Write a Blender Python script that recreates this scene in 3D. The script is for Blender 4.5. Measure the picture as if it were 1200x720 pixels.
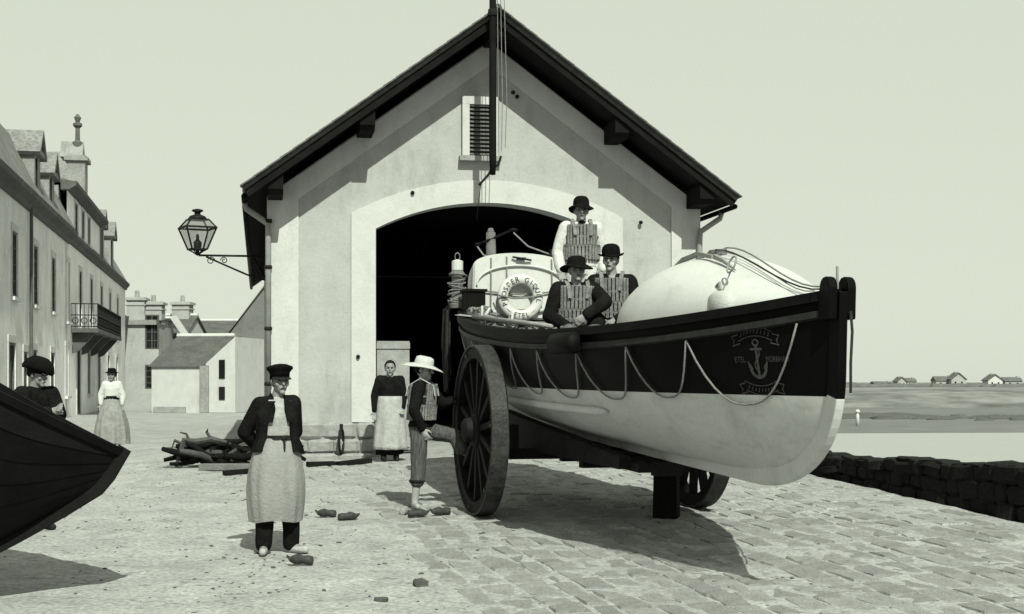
import bpy, bmesh, math, random
import numpy as np
from mathutils import Vector, Matrix, noise as mnoise
random.seed(7)
R = math.radians
for o in list(bpy.data.objects): bpy.data.objects.remove(o)
scene = bpy.context.scene
COL = scene.collection

# ------------------------------------------------------------------ camera
F = 1700.0                       # focal length in photo pixels (photo 1200 wide)
CZ = 1.58
cd = bpy.data.cameras.new('camera'); cam = bpy.data.objects.new('camera', cd); COL.objects.link(cam)
cam.location = (0, 0, CZ); cam.rotation_euler = (R(90), 0, 0)
cd.sensor_width = 36.0; cd.lens = 36.0 * F / 1200.0; cd.shift_y = 88.0 / 1200.0
cd.clip_start = 0.1; cd.clip_end = 6000
scene.camera = cam

# ------------------------------------------------------------------ light
SUN_AZ, SUN_EL = 16.0, 44.0      # shadows fall away from the camera and 16 degrees to the left
TINT = (0.935, 1.0, 0.835)       # the photograph is a green-grey monochrome: all light carries its tone
world = bpy.data.worlds.new('World'); scene.world = world; world.use_nodes = True
wn = world.node_tree.nodes; wl = world.node_tree.links
sky = wn.new('ShaderNodeTexSky'); sky.sky_type = 'NISHITA'; sky.sun_disc = False
sky.sun_elevation = R(SUN_EL); sky.sun_rotation = R(180 - SUN_AZ)
sky.air_density = 1.0; sky.dust_density = 1.0
bw = wn.new('ShaderNodeRGBToBW'); wl.new(sky.outputs[0], bw.inputs[0])
pw = wn.new('ShaderNodeMath'); pw.operation = 'POWER'; pw.inputs[1].default_value = 0.08
wl.new(bw.outputs[0], pw.inputs[0])
mx = wn.new('ShaderNodeMix'); mx.data_type = 'RGBA'; mx.blend_type = 'MULTIPLY'; mx.inputs[0].default_value = 1.0
wl.new(pw.outputs[0], mx.inputs[6]); mx.inputs[7].default_value = (*[c * 5.2 for c in TINT], 1)
bg = wn['Background']; wl.new(mx.outputs[2], bg.inputs[0]); bg.inputs[1].default_value = 0.10
sd = bpy.data.lights.new('sun', 'SUN'); sd.energy = 5.0; sd.angle = R(0.5); sd.color = TINT
sun = bpy.data.objects.new('sun', sd); COL.objects.link(sun)
az, el = R(SUN_AZ), R(SUN_EL)
to_sun = Vector((math.sin(az) * math.cos(el), -math.cos(az) * math.cos(el), math.sin(el)))
sun.rotation_euler = to_sun.to_track_quat('Z', 'Y').to_euler(); sun.location = (6, -20, 30)
vs = scene.view_settings
vs.view_transform = 'Standard'; vs.look = 'None'; vs.exposure = 0.32; vs.gamma = 1.0; vs.use_curve_mapping = False

# ------------------------------------------------------------------ materials
MATS = {}
def mat(name, g, rough=0.85, var=0.25, scale=4.0, bump=0.0, bscale=None, spec=0.3, stretch=(1, 1, 1), fine=0.0, fscale=60.0, coord='Object', stain=0.0, speck=0.0, kscale=14.0, kstretch=(0.55, 1, 1)):
    if name in MATS: return MATS[name]
    m = bpy.data.materials.new(name); m.use_nodes = True
    N = m.node_tree.nodes; L = m.node_tree.links; b = N['Principled BSDF']
    b.inputs['Roughness'].default_value = rough
    b.inputs['Specular IOR Level'].default_value = spec if g > 0.06 else spec * 0.25
    tc = N.new('ShaderNodeTexCoord'); mp = N.new('ShaderNodeMapping'); mp.inputs['Scale'].default_value = stretch
    L.new(tc.outputs[coord], mp.inputs[0])
    n = N.new('ShaderNodeTexNoise'); n.inputs['Scale'].default_value = scale; n.inputs['Detail'].default_value = 8; n.inputs['Roughness'].default_value = 0.62
    L.new(mp.outputs[0], n.inputs[0])
    r = N.new('ShaderNodeMapRange'); r.inputs[1].default_value = 0.25; r.inputs[2].default_value = 0.75
    r.inputs[3].default_value = g * (1 - var); r.inputs[4].default_value = g * (1 + var)
    L.new(n.outputs[0], r.inputs[0]); out = r.outputs[0]
    if fine > 0:
        n2 = N.new('ShaderNodeTexNoise'); n2.inputs['Scale'].default_value = fscale; n2.inputs['Detail'].default_value = 4
        L.new(tc.outputs[coord], n2.inputs[0])
        r2 = N.new('ShaderNodeMapRange'); r2.inputs[1].default_value = 0.3; r2.inputs[2].default_value = 0.7
        r2.inputs[3].default_value = 1 - fine; r2.inputs[4].default_value = 1 + fine
        L.new(n2.outputs[0], r2.inputs[0])
        mm = N.new('ShaderNodeMath'); mm.operation = 'MULTIPLY'; L.new(out, mm.inputs[0]); L.new(r2.outputs[0], mm.inputs[1]); out = mm.outputs[0]
    if stain > 0:
        n3 = N.new('ShaderNodeTexNoise'); n3.inputs['Scale'].default_value = 1.1; n3.inputs['Detail'].default_value = 9; n3.inputs['Roughness'].default_value = 0.7
        mp3 = N.new('ShaderNodeMapping'); mp3.inputs['Scale'].default_value = (1.6, 1.6, 0.5); L.new(tc.outputs[coord], mp3.inputs[0]); L.new(mp3.outputs[0], n3.inputs[0])
        r3 = N.new('ShaderNodeMapRange'); r3.inputs[1].default_value = 0.52; r3.inputs[2].default_value = 0.72
        r3.inputs[3].default_value = 1.0; r3.inputs[4].default_value = 1 - stain
        L.new(n3.outputs[0], r3.inputs[0])
        mm = N.new('ShaderNodeMath'); mm.operation = 'MULTIPLY'; L.new(out, mm.inputs[0]); L.new(r3.outputs[0], mm.inputs[1]); out = mm.outputs[0]
    if speck > 0:
        n4 = N.new('ShaderNodeTexNoise'); n4.inputs['Scale'].default_value = kscale; n4.inputs['Detail'].default_value = 5; n4.inputs['Roughness'].default_value = 0.6
        mp4 = N.new('ShaderNodeMapping'); mp4.inputs['Scale'].default_value = kstretch; L.new(tc.outputs[coord], mp4.inputs[0]); L.new(mp4.outputs[0], n4.inputs[0])
        r4 = N.new('ShaderNodeMapRange'); r4.inputs[1].default_value = 0.57; r4.inputs[2].default_value = 0.68; r4.inputs[3].default_value = 1.0; r4.inputs[4].default_value = 1 - speck
        L.new(n4.outputs[0], r4.inputs[0])
        mm = N.new('ShaderNodeMath'); mm.operation = 'MULTIPLY'; L.new(out, mm.inputs[0]); L.new(r4.outputs[0], mm.inputs[1]); out = mm.outputs[0]
    cb = N.new('ShaderNodeCombineColor')
    for i in range(3): L.new(out, cb.inputs[i])
    L.new(cb.outputs[0], b.inputs['Base Color'])
    if bump > 0:
        nb = N.new('ShaderNodeTexNoise'); nb.inputs['Scale'].default_value = bscale or scale * 5; nb.inputs['Detail'].default_value = 6
        L.new(mp.outputs[0], nb.inputs[0])
        bp = N.new('ShaderNodeBump'); bp.inputs['Strength'].default_value = bump; bp.inputs['Distance'].default_value = 0.02
        L.new(nb.outputs[0], bp.inputs['Height']); L.new(bp.outputs[0], b.inputs['Normal'])
    MATS[name] = m
    return m
def glass_mat(name, g=0.03, rough=0.08):
    m = mat(name, g, rough=rough, var=0.3, scale=2, spec=0.3); return m
def clear_glass(name):
    m = bpy.data.materials.new(name); m.use_nodes = True; N = m.node_tree.nodes; L = m.node_tree.links
    t = N.new('ShaderNodeBsdfTransparent'); t.inputs[0].default_value = (0.8, 0.8, 0.8, 1); g = N.new('ShaderNodeBsdfGlossy'); g.inputs['Roughness'].default_value = 0.1
    n = N.new('ShaderNodeTexNoise'); n.inputs['Scale'].default_value = 9
    r = N.new('ShaderNodeMapRange'); r.inputs[3].default_value = 0.05; r.inputs[4].default_value = 0.3; L.new(n.outputs[0], r.inputs[0])
    x = N.new('ShaderNodeMixShader'); L.new(r.outputs[0], x.inputs[0]); L.new(t.outputs[0], x.inputs[1]); L.new(g.outputs[0], x.inputs[2])
    L.new(x.outputs[0], N['Material Output'].inputs[0]); return m

M = dict(
    plaster=mat('plaster', 0.315, var=0.12, scale=1.7, bump=0.35, bscale=14, fine=0.06, fscale=35, stain=0.30, speck=0.10, kscale=6, kstretch=(1, 1, 1)),
    limewash=mat('limewash', 0.42, var=0.09, scale=2.2, bump=0.3, bscale=16, fine=0.05, fscale=40, stain=0.22),
    limewash_grey=mat('limewash_grey', 0.74, var=0.16, scale=0.7, bump=0.1, fine=0.06, fscale=8, stain=0.30),
    old_plaster=mat('old_plaster', 0.68, var=0.2, scale=0.8, bump=0.1, fine=0.08, fscale=9, stain=0.35),
    granite=mat('granite', 0.24, var=0.3, scale=5, bump=0.5, bscale=40, fine=0.2),
    dark_granite=mat('dark_granite', 0.07, var=0.5, scale=6, bump=0.6, bscale=25, fine=0.3),
    seaweed_stone=mat('seaweed_stone', 0.014, var=0.6, scale=7, bump=0.8, bscale=22, fine=0.35),  # parapet stone: its shade is put into the near-black base colour
    sand=mat('sand', 0.29, var=0.22, scale=1.3, bump=0.9, bscale=24, fine=0.30, fscale=26, stain=0.25, speck=0.42, kscale=9),
    paving=mat('paving', 0.25, var=0.26, scale=3.0, bump=0.9, bscale=26, fine=0.28, fscale=34, speck=0.40, kscale=11),
    paving_b=mat('paving_b', 0.21, var=0.28, scale=3.5, bump=0.9, bscale=26, fine=0.28, fscale=34, speck=0.40, kscale=11),
    wet_mud=mat('wet_mud', 0.115, var=0.25, scale=0.03, rough=0.6, fine=0.15, fscale=0.4),
    bank=mat('bank', 0.15, var=0.6, scale=0.05, fine=0.35, fscale=0.25, stretch=(1, 1, 3)),
    far_roof=mat('far_roof', 0.1, var=0.3, scale=0.5),
    far_wall=mat('far_wall', 0.3, var=0.2, scale=0.5),
    far_white=mat('far_white', 0.45, var=0.1, scale=0.5),
    slate=mat('slate', 0.075, var=0.35, scale=1.6, bump=0.3, bscale=12, fine=0.25, fscale=14),
    slate_light=mat('slate_light', 0.16, var=0.35, scale=0.9, bump=0.3, bscale=9, fine=0.3, fscale=9),
    tar_wood=mat('tar_wood', 0.007, var=0.4, scale=3, bump=0.4, bscale=20),
    roof_wood=mat('roof_wood', 0.014, var=0.4, scale=3, bump=0.4, bscale=14, stretch=(1, 1, 1)),
    grey_wood=mat('grey_wood', 0.11, var=0.4, scale=4, bump=0.5, bscale=25, fine=0.2),
    pale_wood=mat('pale_wood', 0.24, var=0.3, scale=4, bump=0.4, bscale=30, fine=0.15),
    wheel_wood=mat('wheel_wood', 0.01, var=0.5, scale=7, bump=0.3, rough=0.6),
    iron_tyre=mat('iron_tyre', 0.03, var=0.5, scale=8, rough=0.5, bump=0.4, spec=0.5, fine=0.25, fscale=30),
    iron=mat('iron', 0.012, var=0.4, scale=10, rough=0.5, bump=0.2),
    zinc=mat('zinc', 0.2, var=0.25, scale=5, rough=0.55),
    black_paint=mat('black_paint', 0.0022, var=0.4, scale=3, rough=0.5, spec=0.2, bump=0.04, bscale=8),
    dull_black=mat('dull_black', 0.0035, var=0.5, scale=6, rough=0.6),
    strake_grey=mat('strake_grey', 0.022, var=0.5, scale=6, rough=0.5),
    boat_white=mat('boat_white', 0.45, var=0.10, scale=1.6, rough=0.5, bump=0.06, bscale=9, fine=0.06, fscale=25, stain=0.26, speck=0.12, kscale=9, kstretch=(.3, .3, 1)),
    deck_white=mat('deck_white', 0.45, var=0.06, scale=2.5, rough=0.6, bump=0.08, bscale=18, fine=0.04, stain=0.12, speck=0.10, kscale=5),
    emblem=mat('emblem_paint', 0.045, var=0.4, scale=30),
    rope=mat('rope', 0.17, var=0.35, scale=40, bump=0.5, bscale=200),
    dark_rope=mat('dark_rope', 0.03, var=0.4, scale=40, bump=0.5, bscale=200),
    canvas=mat('canvas', 0.4, var=0.12, scale=10, bump=0.3, bscale=60),
    letter=mat('letter_black', 0.02, var=0.3, scale=30),
    skin=mat('skin', 0.19, var=0.2, scale=14, rough=0.6),
    skin_pale=mat('skin_pale', 0.27, var=0.2, scale=14, rough=0.6),
    hair=mat('hair', 0.01, var=0.4, scale=60, bump=0.6, bscale=200),
    black_cloth=mat('black_cloth', 0.008, var=0.5, scale=9, bump=0.7, bscale=28, rough=0.95, spec=0.1),
    dark_cloth=mat('dark_cloth', 0.015, var=0.45, scale=9, bump=0.7, bscale=28, rough=0.95, spec=0.1),
    felt=mat('felt', 0.006, var=0.4, scale=20, bump=0.3, rough=0.95, spec=0.1),
    grey_cloth=mat('grey_cloth', 0.09, var=0.4, scale=8, bump=0.7, bscale=30, rough=0.95, spec=0.1),
    stripe_cloth=mat('stripe_cloth', 0.07, var=0.75, scale=9, bump=0.5, bscale=40, rough=0.95, stretch=(6, 6, 1), spec=0.1),
    pale_cloth=mat('pale_cloth', 0.3, var=0.22, scale=7, bump=0.6, bscale=30, rough=0.95, fine=0.1, spec=0.1),
    apron=mat('apron_cloth', 0.22, var=0.18, scale=3.5, bump=0.5, bscale=40, rough=0.95, fine=0.05, fscale=60, spec=0.1, stain=0.35),
    skirt_grey=mat('skirt_cloth', 0.2, var=0.30, scale=9, bump=0.6, bscale=30, rough=0.95, spec=0.1),
    white_cloth=mat('white_cloth', 0.45, var=0.10, scale=9, bump=0.5, bscale=30, rough=0.95, spec=0.1),
    straw=mat('straw', 0.42, var=0.15, scale=40, bump=0.4, bscale=120, rough=0.9),
    cork=mat('cork', 0.15, var=0.45, scale=14, bump=0.6, bscale=50, rough=0.95, fine=0.25, fscale=70),
    leather=mat('leather', 0.015, var=0.4, scale=15, rough=0.5, bump=0.3),
    shutter=mat('shutter', 0.09, var=0.35, scale=5),
    stone_trim=mat('stone_trim', 0.5, var=0.22, scale=2, fine=0.12, fscale=12),
    cornice_dark=mat('cornice_dark', 0.08, var=0.4, scale=2, fine=0.15, fscale=12),
    pane=mat('pane', 0.012, rough=0.35, var=0.5, scale=0.8, spec=0.3),
    lit_pale=mat('lit_pale', 0.30, var=0.18, scale=0.7, fine=0.08, fscale=8, stain=0.25),
    grey_render=mat('grey_render', 0.13, var=0.2, scale=0.6, fine=0.08, fscale=6, stain=0.3),
    dormer_stone=mat('dormer_stone', 0.22, var=0.25, scale=1.5, fine=0.15, fscale=10, stain=0.3),
    window_frame=mat('window_frame', 0.07, var=0.2, scale=4),
    clog_wood=mat('clog_wood', 0.04, var=0.5, scale=20, rough=0.5),
    driftwood=mat('driftwood', 0.055, var=0.5, scale=6, bump=0.6, bscale=30),
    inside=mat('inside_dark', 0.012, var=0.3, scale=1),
)

# ------------------------------------------------------------------ mesh builder
def V(*a): return Vector(a if len(a) == 3 else a[0])
class MB:
    def __init__(s): s.v = []; s.f = []; s.mi = []; s.m = 0
    def add(s, vs, fs):
        k = len(s.v); s.v += [tuple(p) for p in vs]; s.f += [tuple(i + k for i in f) for f in fs]; s.mi += [s.m] * len(fs); return s
    def box(s, c, size, rz=0, mtx=None, taper=1.0):
        x, y, z = [d / 2 for d in size]; q = mtx or Matrix.Rotation(rz, 3, 'Z'); c = V(c)
        P = []
        for k in (-1, 1):
            t = 1 if k < 0 else taper
            P += [c + q @ V(-x * t, -y * t, k * z), c + q @ V(x * t, -y * t, k * z), c + q @ V(x * t, y * t, k * z), c + q @ V(-x * t, y * t, k * z)]
        return s.add(P, [(3, 2, 1, 0), (4, 5, 6, 7), (0, 1, 5, 4), (1, 2, 6, 5), (2, 3, 7, 6), (3, 0, 4, 7)])
    def beam(s, a, b, w, h, up=(0, 0, 1)):
        a, b = V(a), V(b); d = (b - a); L = d.length; d.normalize(); u = V(up); r = d.cross(u)
        if r.length < 1e-4: r = d.cross(V(1, 0, 0))
        r.normalize(); u = r.cross(d)
        q = Matrix((d, r, u)).transposed()
        return s.box((a + b) / 2, (L, w, h), mtx=q)
    def rings(s, rs, close=True, caps=True):
        n = len(rs[0]); P = [p for r in rs for p in r]; fs = []
        for i in range(len(rs) - 1):
            for j in range(n if close else n - 1):
                a = i * n + j; b = i * n + (j + 1) % n
                fs.append((a, b, b + n, a + n))
        if caps and close: fs.append(tuple(range(n - 1, -1, -1))); fs.append(tuple(range((len(rs) - 1) * n, len(rs) * n)))
        return s.add(P, fs)
    def tube(s, pts, r, n=8, caps=True):
        pts = [V(p) for p in pts]; rr = r if isinstance(r, (list, tuple)) else [r] * len(pts); out = []
        prev = None
        for i, p in enumerate(pts):
            d = (pts[min(i + 1, len(pts) - 1)] - pts[max(i - 1, 0)]).normalized()
            if prev is None:
                a = d.cross(V(0, 0, 1)); a = a if a.length > 0.05 else d.cross(V(1, 0, 0))
            else: a = prev - d * prev.dot(d)
            a.normalize(); prev = a; b = d.cross(a)
            out.append([p + (a * math.cos(t) + b * math.sin(t)) * rr[i] for t in [2 * math.pi * j / n for j in range(n)]])
        return s.rings(out, True, caps)
    def capsule(s, p0, p1, r0, r1, n=12):
        p0, p1 = V(p0), V(p1); d = p1 - p0
        if d.length < 1e-5: d = V(0, 0, 1e-3); p1 = p0 + d
        e = d.normalized(); P = []; rad = []
        for t in (-0.985, -0.8, -0.45): P.append(p0 + e * r0 * t); rad.append(r0 * math.sqrt(1 - t * t))
        P.append(p0); rad.append(r0); P.append(p1); rad.append(r1)
        for t in (0.45, 0.8, 0.985): P.append(p1 + e * r1 * t); rad.append(r1 * math.sqrt(1 - t * t))
        return s.tube(P, rad, n)
    def chain(s, pts, rad, n=12):
        for i in range(len(pts) - 1): s.capsule(pts[i], pts[i + 1], rad[i], rad[i + 1], n)
        return s
    def ell(s, c, r, q=None, n=14, m=10):
        c = V(c); q = q or Matrix.Identity(3); rs = []
        for i in range(m + 1):
            t = -math.pi / 2 + math.pi * (0.02 + 0.96 * i / m)
            rs.append([c + q @ V(r[0] * math.cos(t) * math.cos(a), r[1] * math.cos(t) * math.sin(a), r[2] * math.sin(t)) for a in [2 * math.pi * j / n for j in range(n)]])
        return s.rings(rs)
    def lathe(s, prof, c=(0, 0, 0), q=None, n=24, caps=True, sx=1, sy=1):
        c = V(c); q = q or Matrix.Identity(3)
        return s.rings([[c + q @ V(r * sx * math.cos(a), r * sy * math.sin(a), z) for a in [2 * math.pi * j / n for j in range(n)]] for r, z in prof], True, caps)
    def torus(s, c, R_, r, q=None, n=32, k=10):
        c = V(c); q = q or Matrix.Identity(3); rs = []
        for i in range(n + 1):
            a = 2 * math.pi * i / n
            rs.append([c + q @ V((R_ + r * math.cos(b)) * math.cos(a), (R_ + r * math.cos(b)) * math.sin(a), r * math.sin(b)) for b in [2 * math.pi * j / k for j in range(k)]])
        return s.rings(rs, True, False)
    def prism(s, poly, depth):
        """closed polygon (list of 3D points) extruded by a vector"""
        d = V(depth); n = len(poly); A = [V(p) for p in poly]; B = [p + d for p in A]
        return s.add(A + B, [tuple(range(n)), tuple(range(2 * n - 1, n - 1, -1))] + [(j, j + n, (j + 1) % n + n, (j + 1) % n) for j in range(n)])
    def xf(s, mtx): s.v = [tuple(mtx @ V(p)) for p in s.v]; return s
    def mesh(s, name, mats, smooth=False):
        me = bpy.data.meshes.new(name); me.from_pydata(s.v, [], s.f)
        for m in (mats if isinstance(mats, (list, tuple)) else [mats]): me.materials.append(m)
        if any(s.mi): me.polygons.foreach_set('material_index', s.mi)
        bm = bmesh.new(); bm.from_mesh(me); bmesh.ops.recalc_face_normals(bm, faces=bm.faces); bm.to_mesh(me); bm.free()
        if smooth: me.polygons.foreach_set('use_smooth', [True] * len(me.polygons))
        me.update(); return me
    def build(s, name, mats, parent=None, smooth=False, bevel=0, sharp=None, label=None):
        me = s.mesh(name, mats, smooth)
        if sharp: me.set_sharp_from_angle(angle=R(sharp))
        o = link(name, me, parent)
        if bevel:
            b = o.modifiers.new('bevel', 'BEVEL'); b.width = bevel; b.segments = 2; b.limit_method = 'ANGLE'
        if label: o['label'] = label
        return o
def link(name, data, parent=None):
    o = bpy.data.objects.new(name, data); COL.objects.link(o)
    if parent is not None: o.parent = parent
    return o
def tag(o, label, cat, group=None):
    o['label'] = label; o['category'] = cat
    if group: o['group'] = group
    return o
def thing(name, label, cat, loc=(0, 0, 0), rz=0, group=None):
    o = link(name, None); o.location = loc; o.rotation_euler = (0, 0, rz); o.empty_display_size = 0.2
    return tag(o, label, cat, group)
def structure(o): o['kind'] = 'structure'; return o
WORK = bpy.data.scenes.new('work')          # scratch scene for remeshing and lettering, removed at the end
def work_dg():
    WORK.view_layers[0].update()
    with bpy.context.temp_override(scene=WORK, view_layer=WORK.view_layers[0]):
        dg = bpy.context.evaluated_depsgraph_get(); dg.update()
    return dg
def text_mesh(body, size):
    c = bpy.data.curves.new('t', 'FONT'); c.body = body; c.size = size; c.align_x = 'CENTER'; c.resolution_u = 2
    o = bpy.data.objects.new('t', c); WORK.collection.objects.link(o); dg = work_dg()
    me = bpy.data.meshes.new_from_object(o.evaluated_get(dg))
    bpy.data.objects.remove(o); bpy.data.curves.remove(c)
    vs = [tuple(v.co) for v in me.vertices]; fs = [tuple(p.vertices) for p in me.polygons]; bpy.data.meshes.remove(me)
    return vs, fs
def blob(mb, voxel, smooth=3):
    """fuse the overlapping solids collected in mb into one continuous skin"""
    me = mb.mesh('tmp', M['skin']); o = bpy.data.objects.new('tmp', me); WORK.collection.objects.link(o)
    r = o.modifiers.new('r', 'REMESH'); r.mode = 'VOXEL'; r.voxel_size = voxel; r.adaptivity = 0
    if smooth:
        k = o.modifiers.new('s', 'SMOOTH'); k.factor = 0.5; k.iterations = smooth
    dg = work_dg()
    m2 = bpy.data.meshes.new_from_object(o.evaluated_get(dg)); m2.materials.clear()
    bpy.data.objects.remove(o); bpy.data.meshes.remove(me)
    m2.polygons.foreach_set('use_smooth', [True] * len(m2.polygons))
    return m2
def blob_obj(name, mb, m, parent, voxel=0.012, smooth=3):
    me = blob(mb, voxel, smooth); me.name = name; me.materials.append(m); return link(name, me, parent)

# ------------------------------------------------------------------ ground level
def smooth01(t): t = min(1, max(0, t)); return t * t * (3 - 2 * t)
def ground_z(x, y):
    yy = min(y, 30.0)
    return 0.0413 * (yy - 13.4) + 0.05 * max(min(x, 0), -8.4) * min(1, max(0, (yy - 12) / 18.0))
def px(p, y): return (p - 600) / F * y
def pz(p, y): return CZ + (448 - p) / F * y
def quay_x(y):
    return 5.46 - 0.25 * (y - 15.48) if y < 24.6 else 3.18 - 0.175 * (y - 24.6)
HEAD = R(15.0)                               # the slipway and the boat run 15 degrees off the view axis
HX, HY = math.sin(HEAD), -math.cos(HEAD)     # downhill, towards the camera
def slip(s, t):                              # slipway coordinates: s downhill, t to the right
    return (0.88 + s * HX - t * HY, 16.43 + s * HY + t * HX)
def slip_inv(x, y):
    dx, dy = x - 0.88, y - 16.43
    return dx * HX + dy * HY, -dx * HY + dy * HX
PAVE_L = -2.55
def paved(x, y):
    s, t = slip_inv(x, y); edge = PAVE_L + 0.45 * mnoise.noise(V(s * 0.5, 3.1, 0)) - max(0, s - 3) * 0.12
    return smooth01((t - edge) / 0.3)
def sand_top(x, y):
    z = ground_z(x, y); d = math.hypot(x, y - 10)
    if y < 40 and x > -14:
        z += 0.020 * mnoise.noise(V(x * 0.9, y * 0.9, 1.0)) + 0.018 * mnoise.noise(V(x * 3.1, y * 2.6, 4.0)) + 0.012 * mnoise.noise(V(x * 7.5, y * 6, 8.0))
        p = paved(x, y)
        if p > 0:
            z0 = ground_z(x, y) - 0.011 + 0.014 * mnoise.noise(V(x * 1.3, y * 1.1, 11.0)) + 0.010 * mnoise.noise(V(x * 5, y * 5, 14.0))
            z = z * (1 - p) + z0 * p
    return z
ys = [6 + 0.085 * i for i in range(int((26 - 6) / 0.085))] + [26 + 0.5 * i for i in range(30)] + [41 * 1.035 ** i for i in range(60)]
us = [-260 + (252) * (i / 24) ** 0.35 for i in range(24)]
gv = []; gf = []
NX = 165
for y in ys:
    xr = quay_x(y)
    for u in us: gv.append((u, y, sand_top(u, y)))
    for j in range(NX):
        x = -8 + (xr + 8) * j / (NX - 1); gv.append((x, y, sand_top(x, y)))
W_ = len(us) + NX
for i in range(len(ys) - 1):
    for j in range(W_ - 1):
        a = i * W_ + j; gf.append((a, a + 1, a + W_ + 1, a + W_))
g = MB(); g.v = gv; g.f = gf; g.mi = [0] * len(gf)
ground = structure(g.build('ground', M['sand'], smooth=True))

# paving stones of the slipway, laid in courses that run down the slope
def stone_mesh(name, m, seed):
    rnd = random.Random(seed); b = MB(); P = []
    n = 8; base = [(-.5, -.5), (0, -.5), (.5, -.5), (.5, 0), (.5, .5), (0, .5), (-.5, .5), (-.5, 0)]
    out = [(x + rnd.uniform(-.03, .03), y + rnd.uniform(-.045, .045)) for x, y in base]
    lo = [V(x, y, -0.5) for x, y in out]; mid = [V(x, y, 0.30 + rnd.uniform(-.1, .05)) for x, y in out]
    top = [V(x * 0.93, y * 0.88, 0.5 + rnd.uniform(-.06, .06)) for x, y in out]
    b.rings([lo, mid, top], True, False)
    k = len(b.v); b.v.append((rnd.uniform(-.1, .1), rnd.uniform(-.1, .1), 0.53)); t0 = 2 * n
    for j in range(n): b.f.append((t0 + j, t0 + (j + 1) % n, k)); b.mi.append(0)
    return b.mesh(name, m, smooth=False)
PAVE = [stone_mesh('paving_stone', M['paving'] if i % 3 else M['paving_b'], i) for i in range(10)]
rnd = random.Random(3); cand = []
t = PAVE_L
while t < 5.2:
    w = rnd.uniform(0.17, 0.31); s = -8.2 + rnd.uniform(0, .5)
    while s < 9.5:
        L = rnd.uniform(0.26, 0.62)
        cx, cy = slip(s + L / 2, t + w / 2)
        if cx + 0.2 < quay_x(cy) - 0.02 and cy < 23.4 and paved(cx, cy) > 0.6 and cy > 9 and abs(cx / cy) < 0.375:
            cand.append((L * w / cy ** 3, cx, cy, L, w))
        s += L + rnd.uniform(.012, .035)
    t += w + rnd.uniform(.012, .03)
cand.sort(reverse=True)
rest = MB()
for k, (_, cx, cy, L, w) in enumerate(cand):
    hh = 0.16; up = V(0, -0.0413, 1).normalized(); xa = V(HX, HY, 0); xa = (xa - up * xa.dot(up)).normalized(); ya = up.cross(xa)
    tilt = Matrix.Rotation(rnd.gauss(0, .03), 3, 'X') @ Matrix.Rotation(rnd.gauss(0, .022), 3, 'Y') @ Matrix.Rotation(rnd.gauss(0, .035), 3, 'Z')
    loc = V(cx, cy, ground_z(cx, cy) - hh * 0.5 + rnd.uniform(-0.016, 0.004)); rot = Matrix((xa, ya, up)).transposed() @ tilt
    pm = PAVE[rnd.randrange(10)]
    if k < 300:
        o = link('paving_stone', pm, ground); o.location = loc; o.rotation_euler = rot.to_euler(); o.scale = (L, w, hh)
    else:
        mt = Matrix.Translation(loc) @ rot.to_4x4() @ Matrix.Diagonal((L, w, hh, 1)); rest.add([mt @ v.co for v in pm.vertices], [tuple(f.vertices) for f in pm.polygons])
if rest.v: o = rest.build('far_paving_stones', M['paving'], ground); o['kind'] = 'stuff'
print('paving', len(cand))

# far shore: flats, channel, bank, land
def sheet(name, m, pts, z, kind='structure'):
    b = MB(); b.add([(x, y, z) for x, y in pts], [tuple(range(len(pts)))]); return structure(b.build(name, m))
sheet('mudflat', M['wet_mud'], [(-200, 4), (900, 4), (2500, 560), (-2500, 560)], -2.05)
M['water'] = mat('water', 0.24, rough=0.22, var=0.06, scale=0.4, bump=0.12, bscale=1.5, spec=0.5, stretch=(1, 3, 1))
pts = [(0, 40), (60, 40), (180, 101), (90, 104), (60, 105.5), (34, 103.5), (22, 105), (0, 104)]
sheet('water', M['water'], [(quay_x(16) + 2, 10), (120, 10), (300, 101), (90, 104.5), (60, 105.5), (34, 103.2), (22, 102), (0, 100), (2.4, 40)], -2.03)
b = MB(); prof = []
nb = 90
rs = []
for i in range(nb):
    x = -60 + i * 6
    y0 = 205 + 8 * mnoise.noise(V(x * 0.02, 0, 0)) + x * 0.05
    rs.append([V(x, y0, -2.06), V(x, y0 + 3, -1.6 + .2 * mnoise.noise(V(x * .1, 1, 0))), V(x, y0 + 16, -0.2 + .4 * mnoise.noise(V(x * .13, 2, 0))), V(x, y0 + 30, 0.35 + .3 * mnoise.noise(V(x * .17, 3, 0))), V(x, y0 + 60, 0.55), V(x, y0 + 420, 0.6)])
b.rings(rs, close=False, caps=False)
structure(b.build('far_bank', M['bank'], smooth=True))
sheet('far_land', M['bank'], [(-3000, 540), (3000, 540), (5000, 4500), (-5000, 4500)], 0.45)
# low dark bar of weed and stones on the flats
b = MB(); rnd = random.Random(5)
for i in range(260):
    x = rnd.uniform(24, 64); y = 150 + rnd.gauss(0, 4) - 0.12 * (x - 24); r = rnd.uniform(0.3, 1.1) * (1.5 if 30 < x < 42 else 0.8)
    b.ell((x, y, -2.05), (r * 1.8, r, r * 0.28), n=7, m=4)
o = b.build('weed_bar', M['dark_granite'], smooth=True); tag(o, 'low dark bar of weed and stones across the mudflat', 'weed'); o['kind'] = 'stuff'
b = MB()
for i in range(120):
    x = rnd.gauss(13.0, 1.6); y = 62 + rnd.gauss(0, 3); r = rnd.uniform(0.12, 0.4)
    b.ell((x, y, -2.03), (r * 1.6, r, r * 0.5), n=7, m=4)
o = b.build('shingle_patch', M['granite'], smooth=True); tag(o, 'small pale shingle patch standing out of the shallow water', 'shingle'); o['kind'] = 'stuff'
b = MB(); b.tube([(0, 0, 0), (0, 0, 0.8), (0, 0, 1.1)], [0.16, 0.15, 0.08], 8)
post = thing('marker_post', 'short white marker post on the mudflat', 'post', (px(1005, 120), 120, -2.05))
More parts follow.
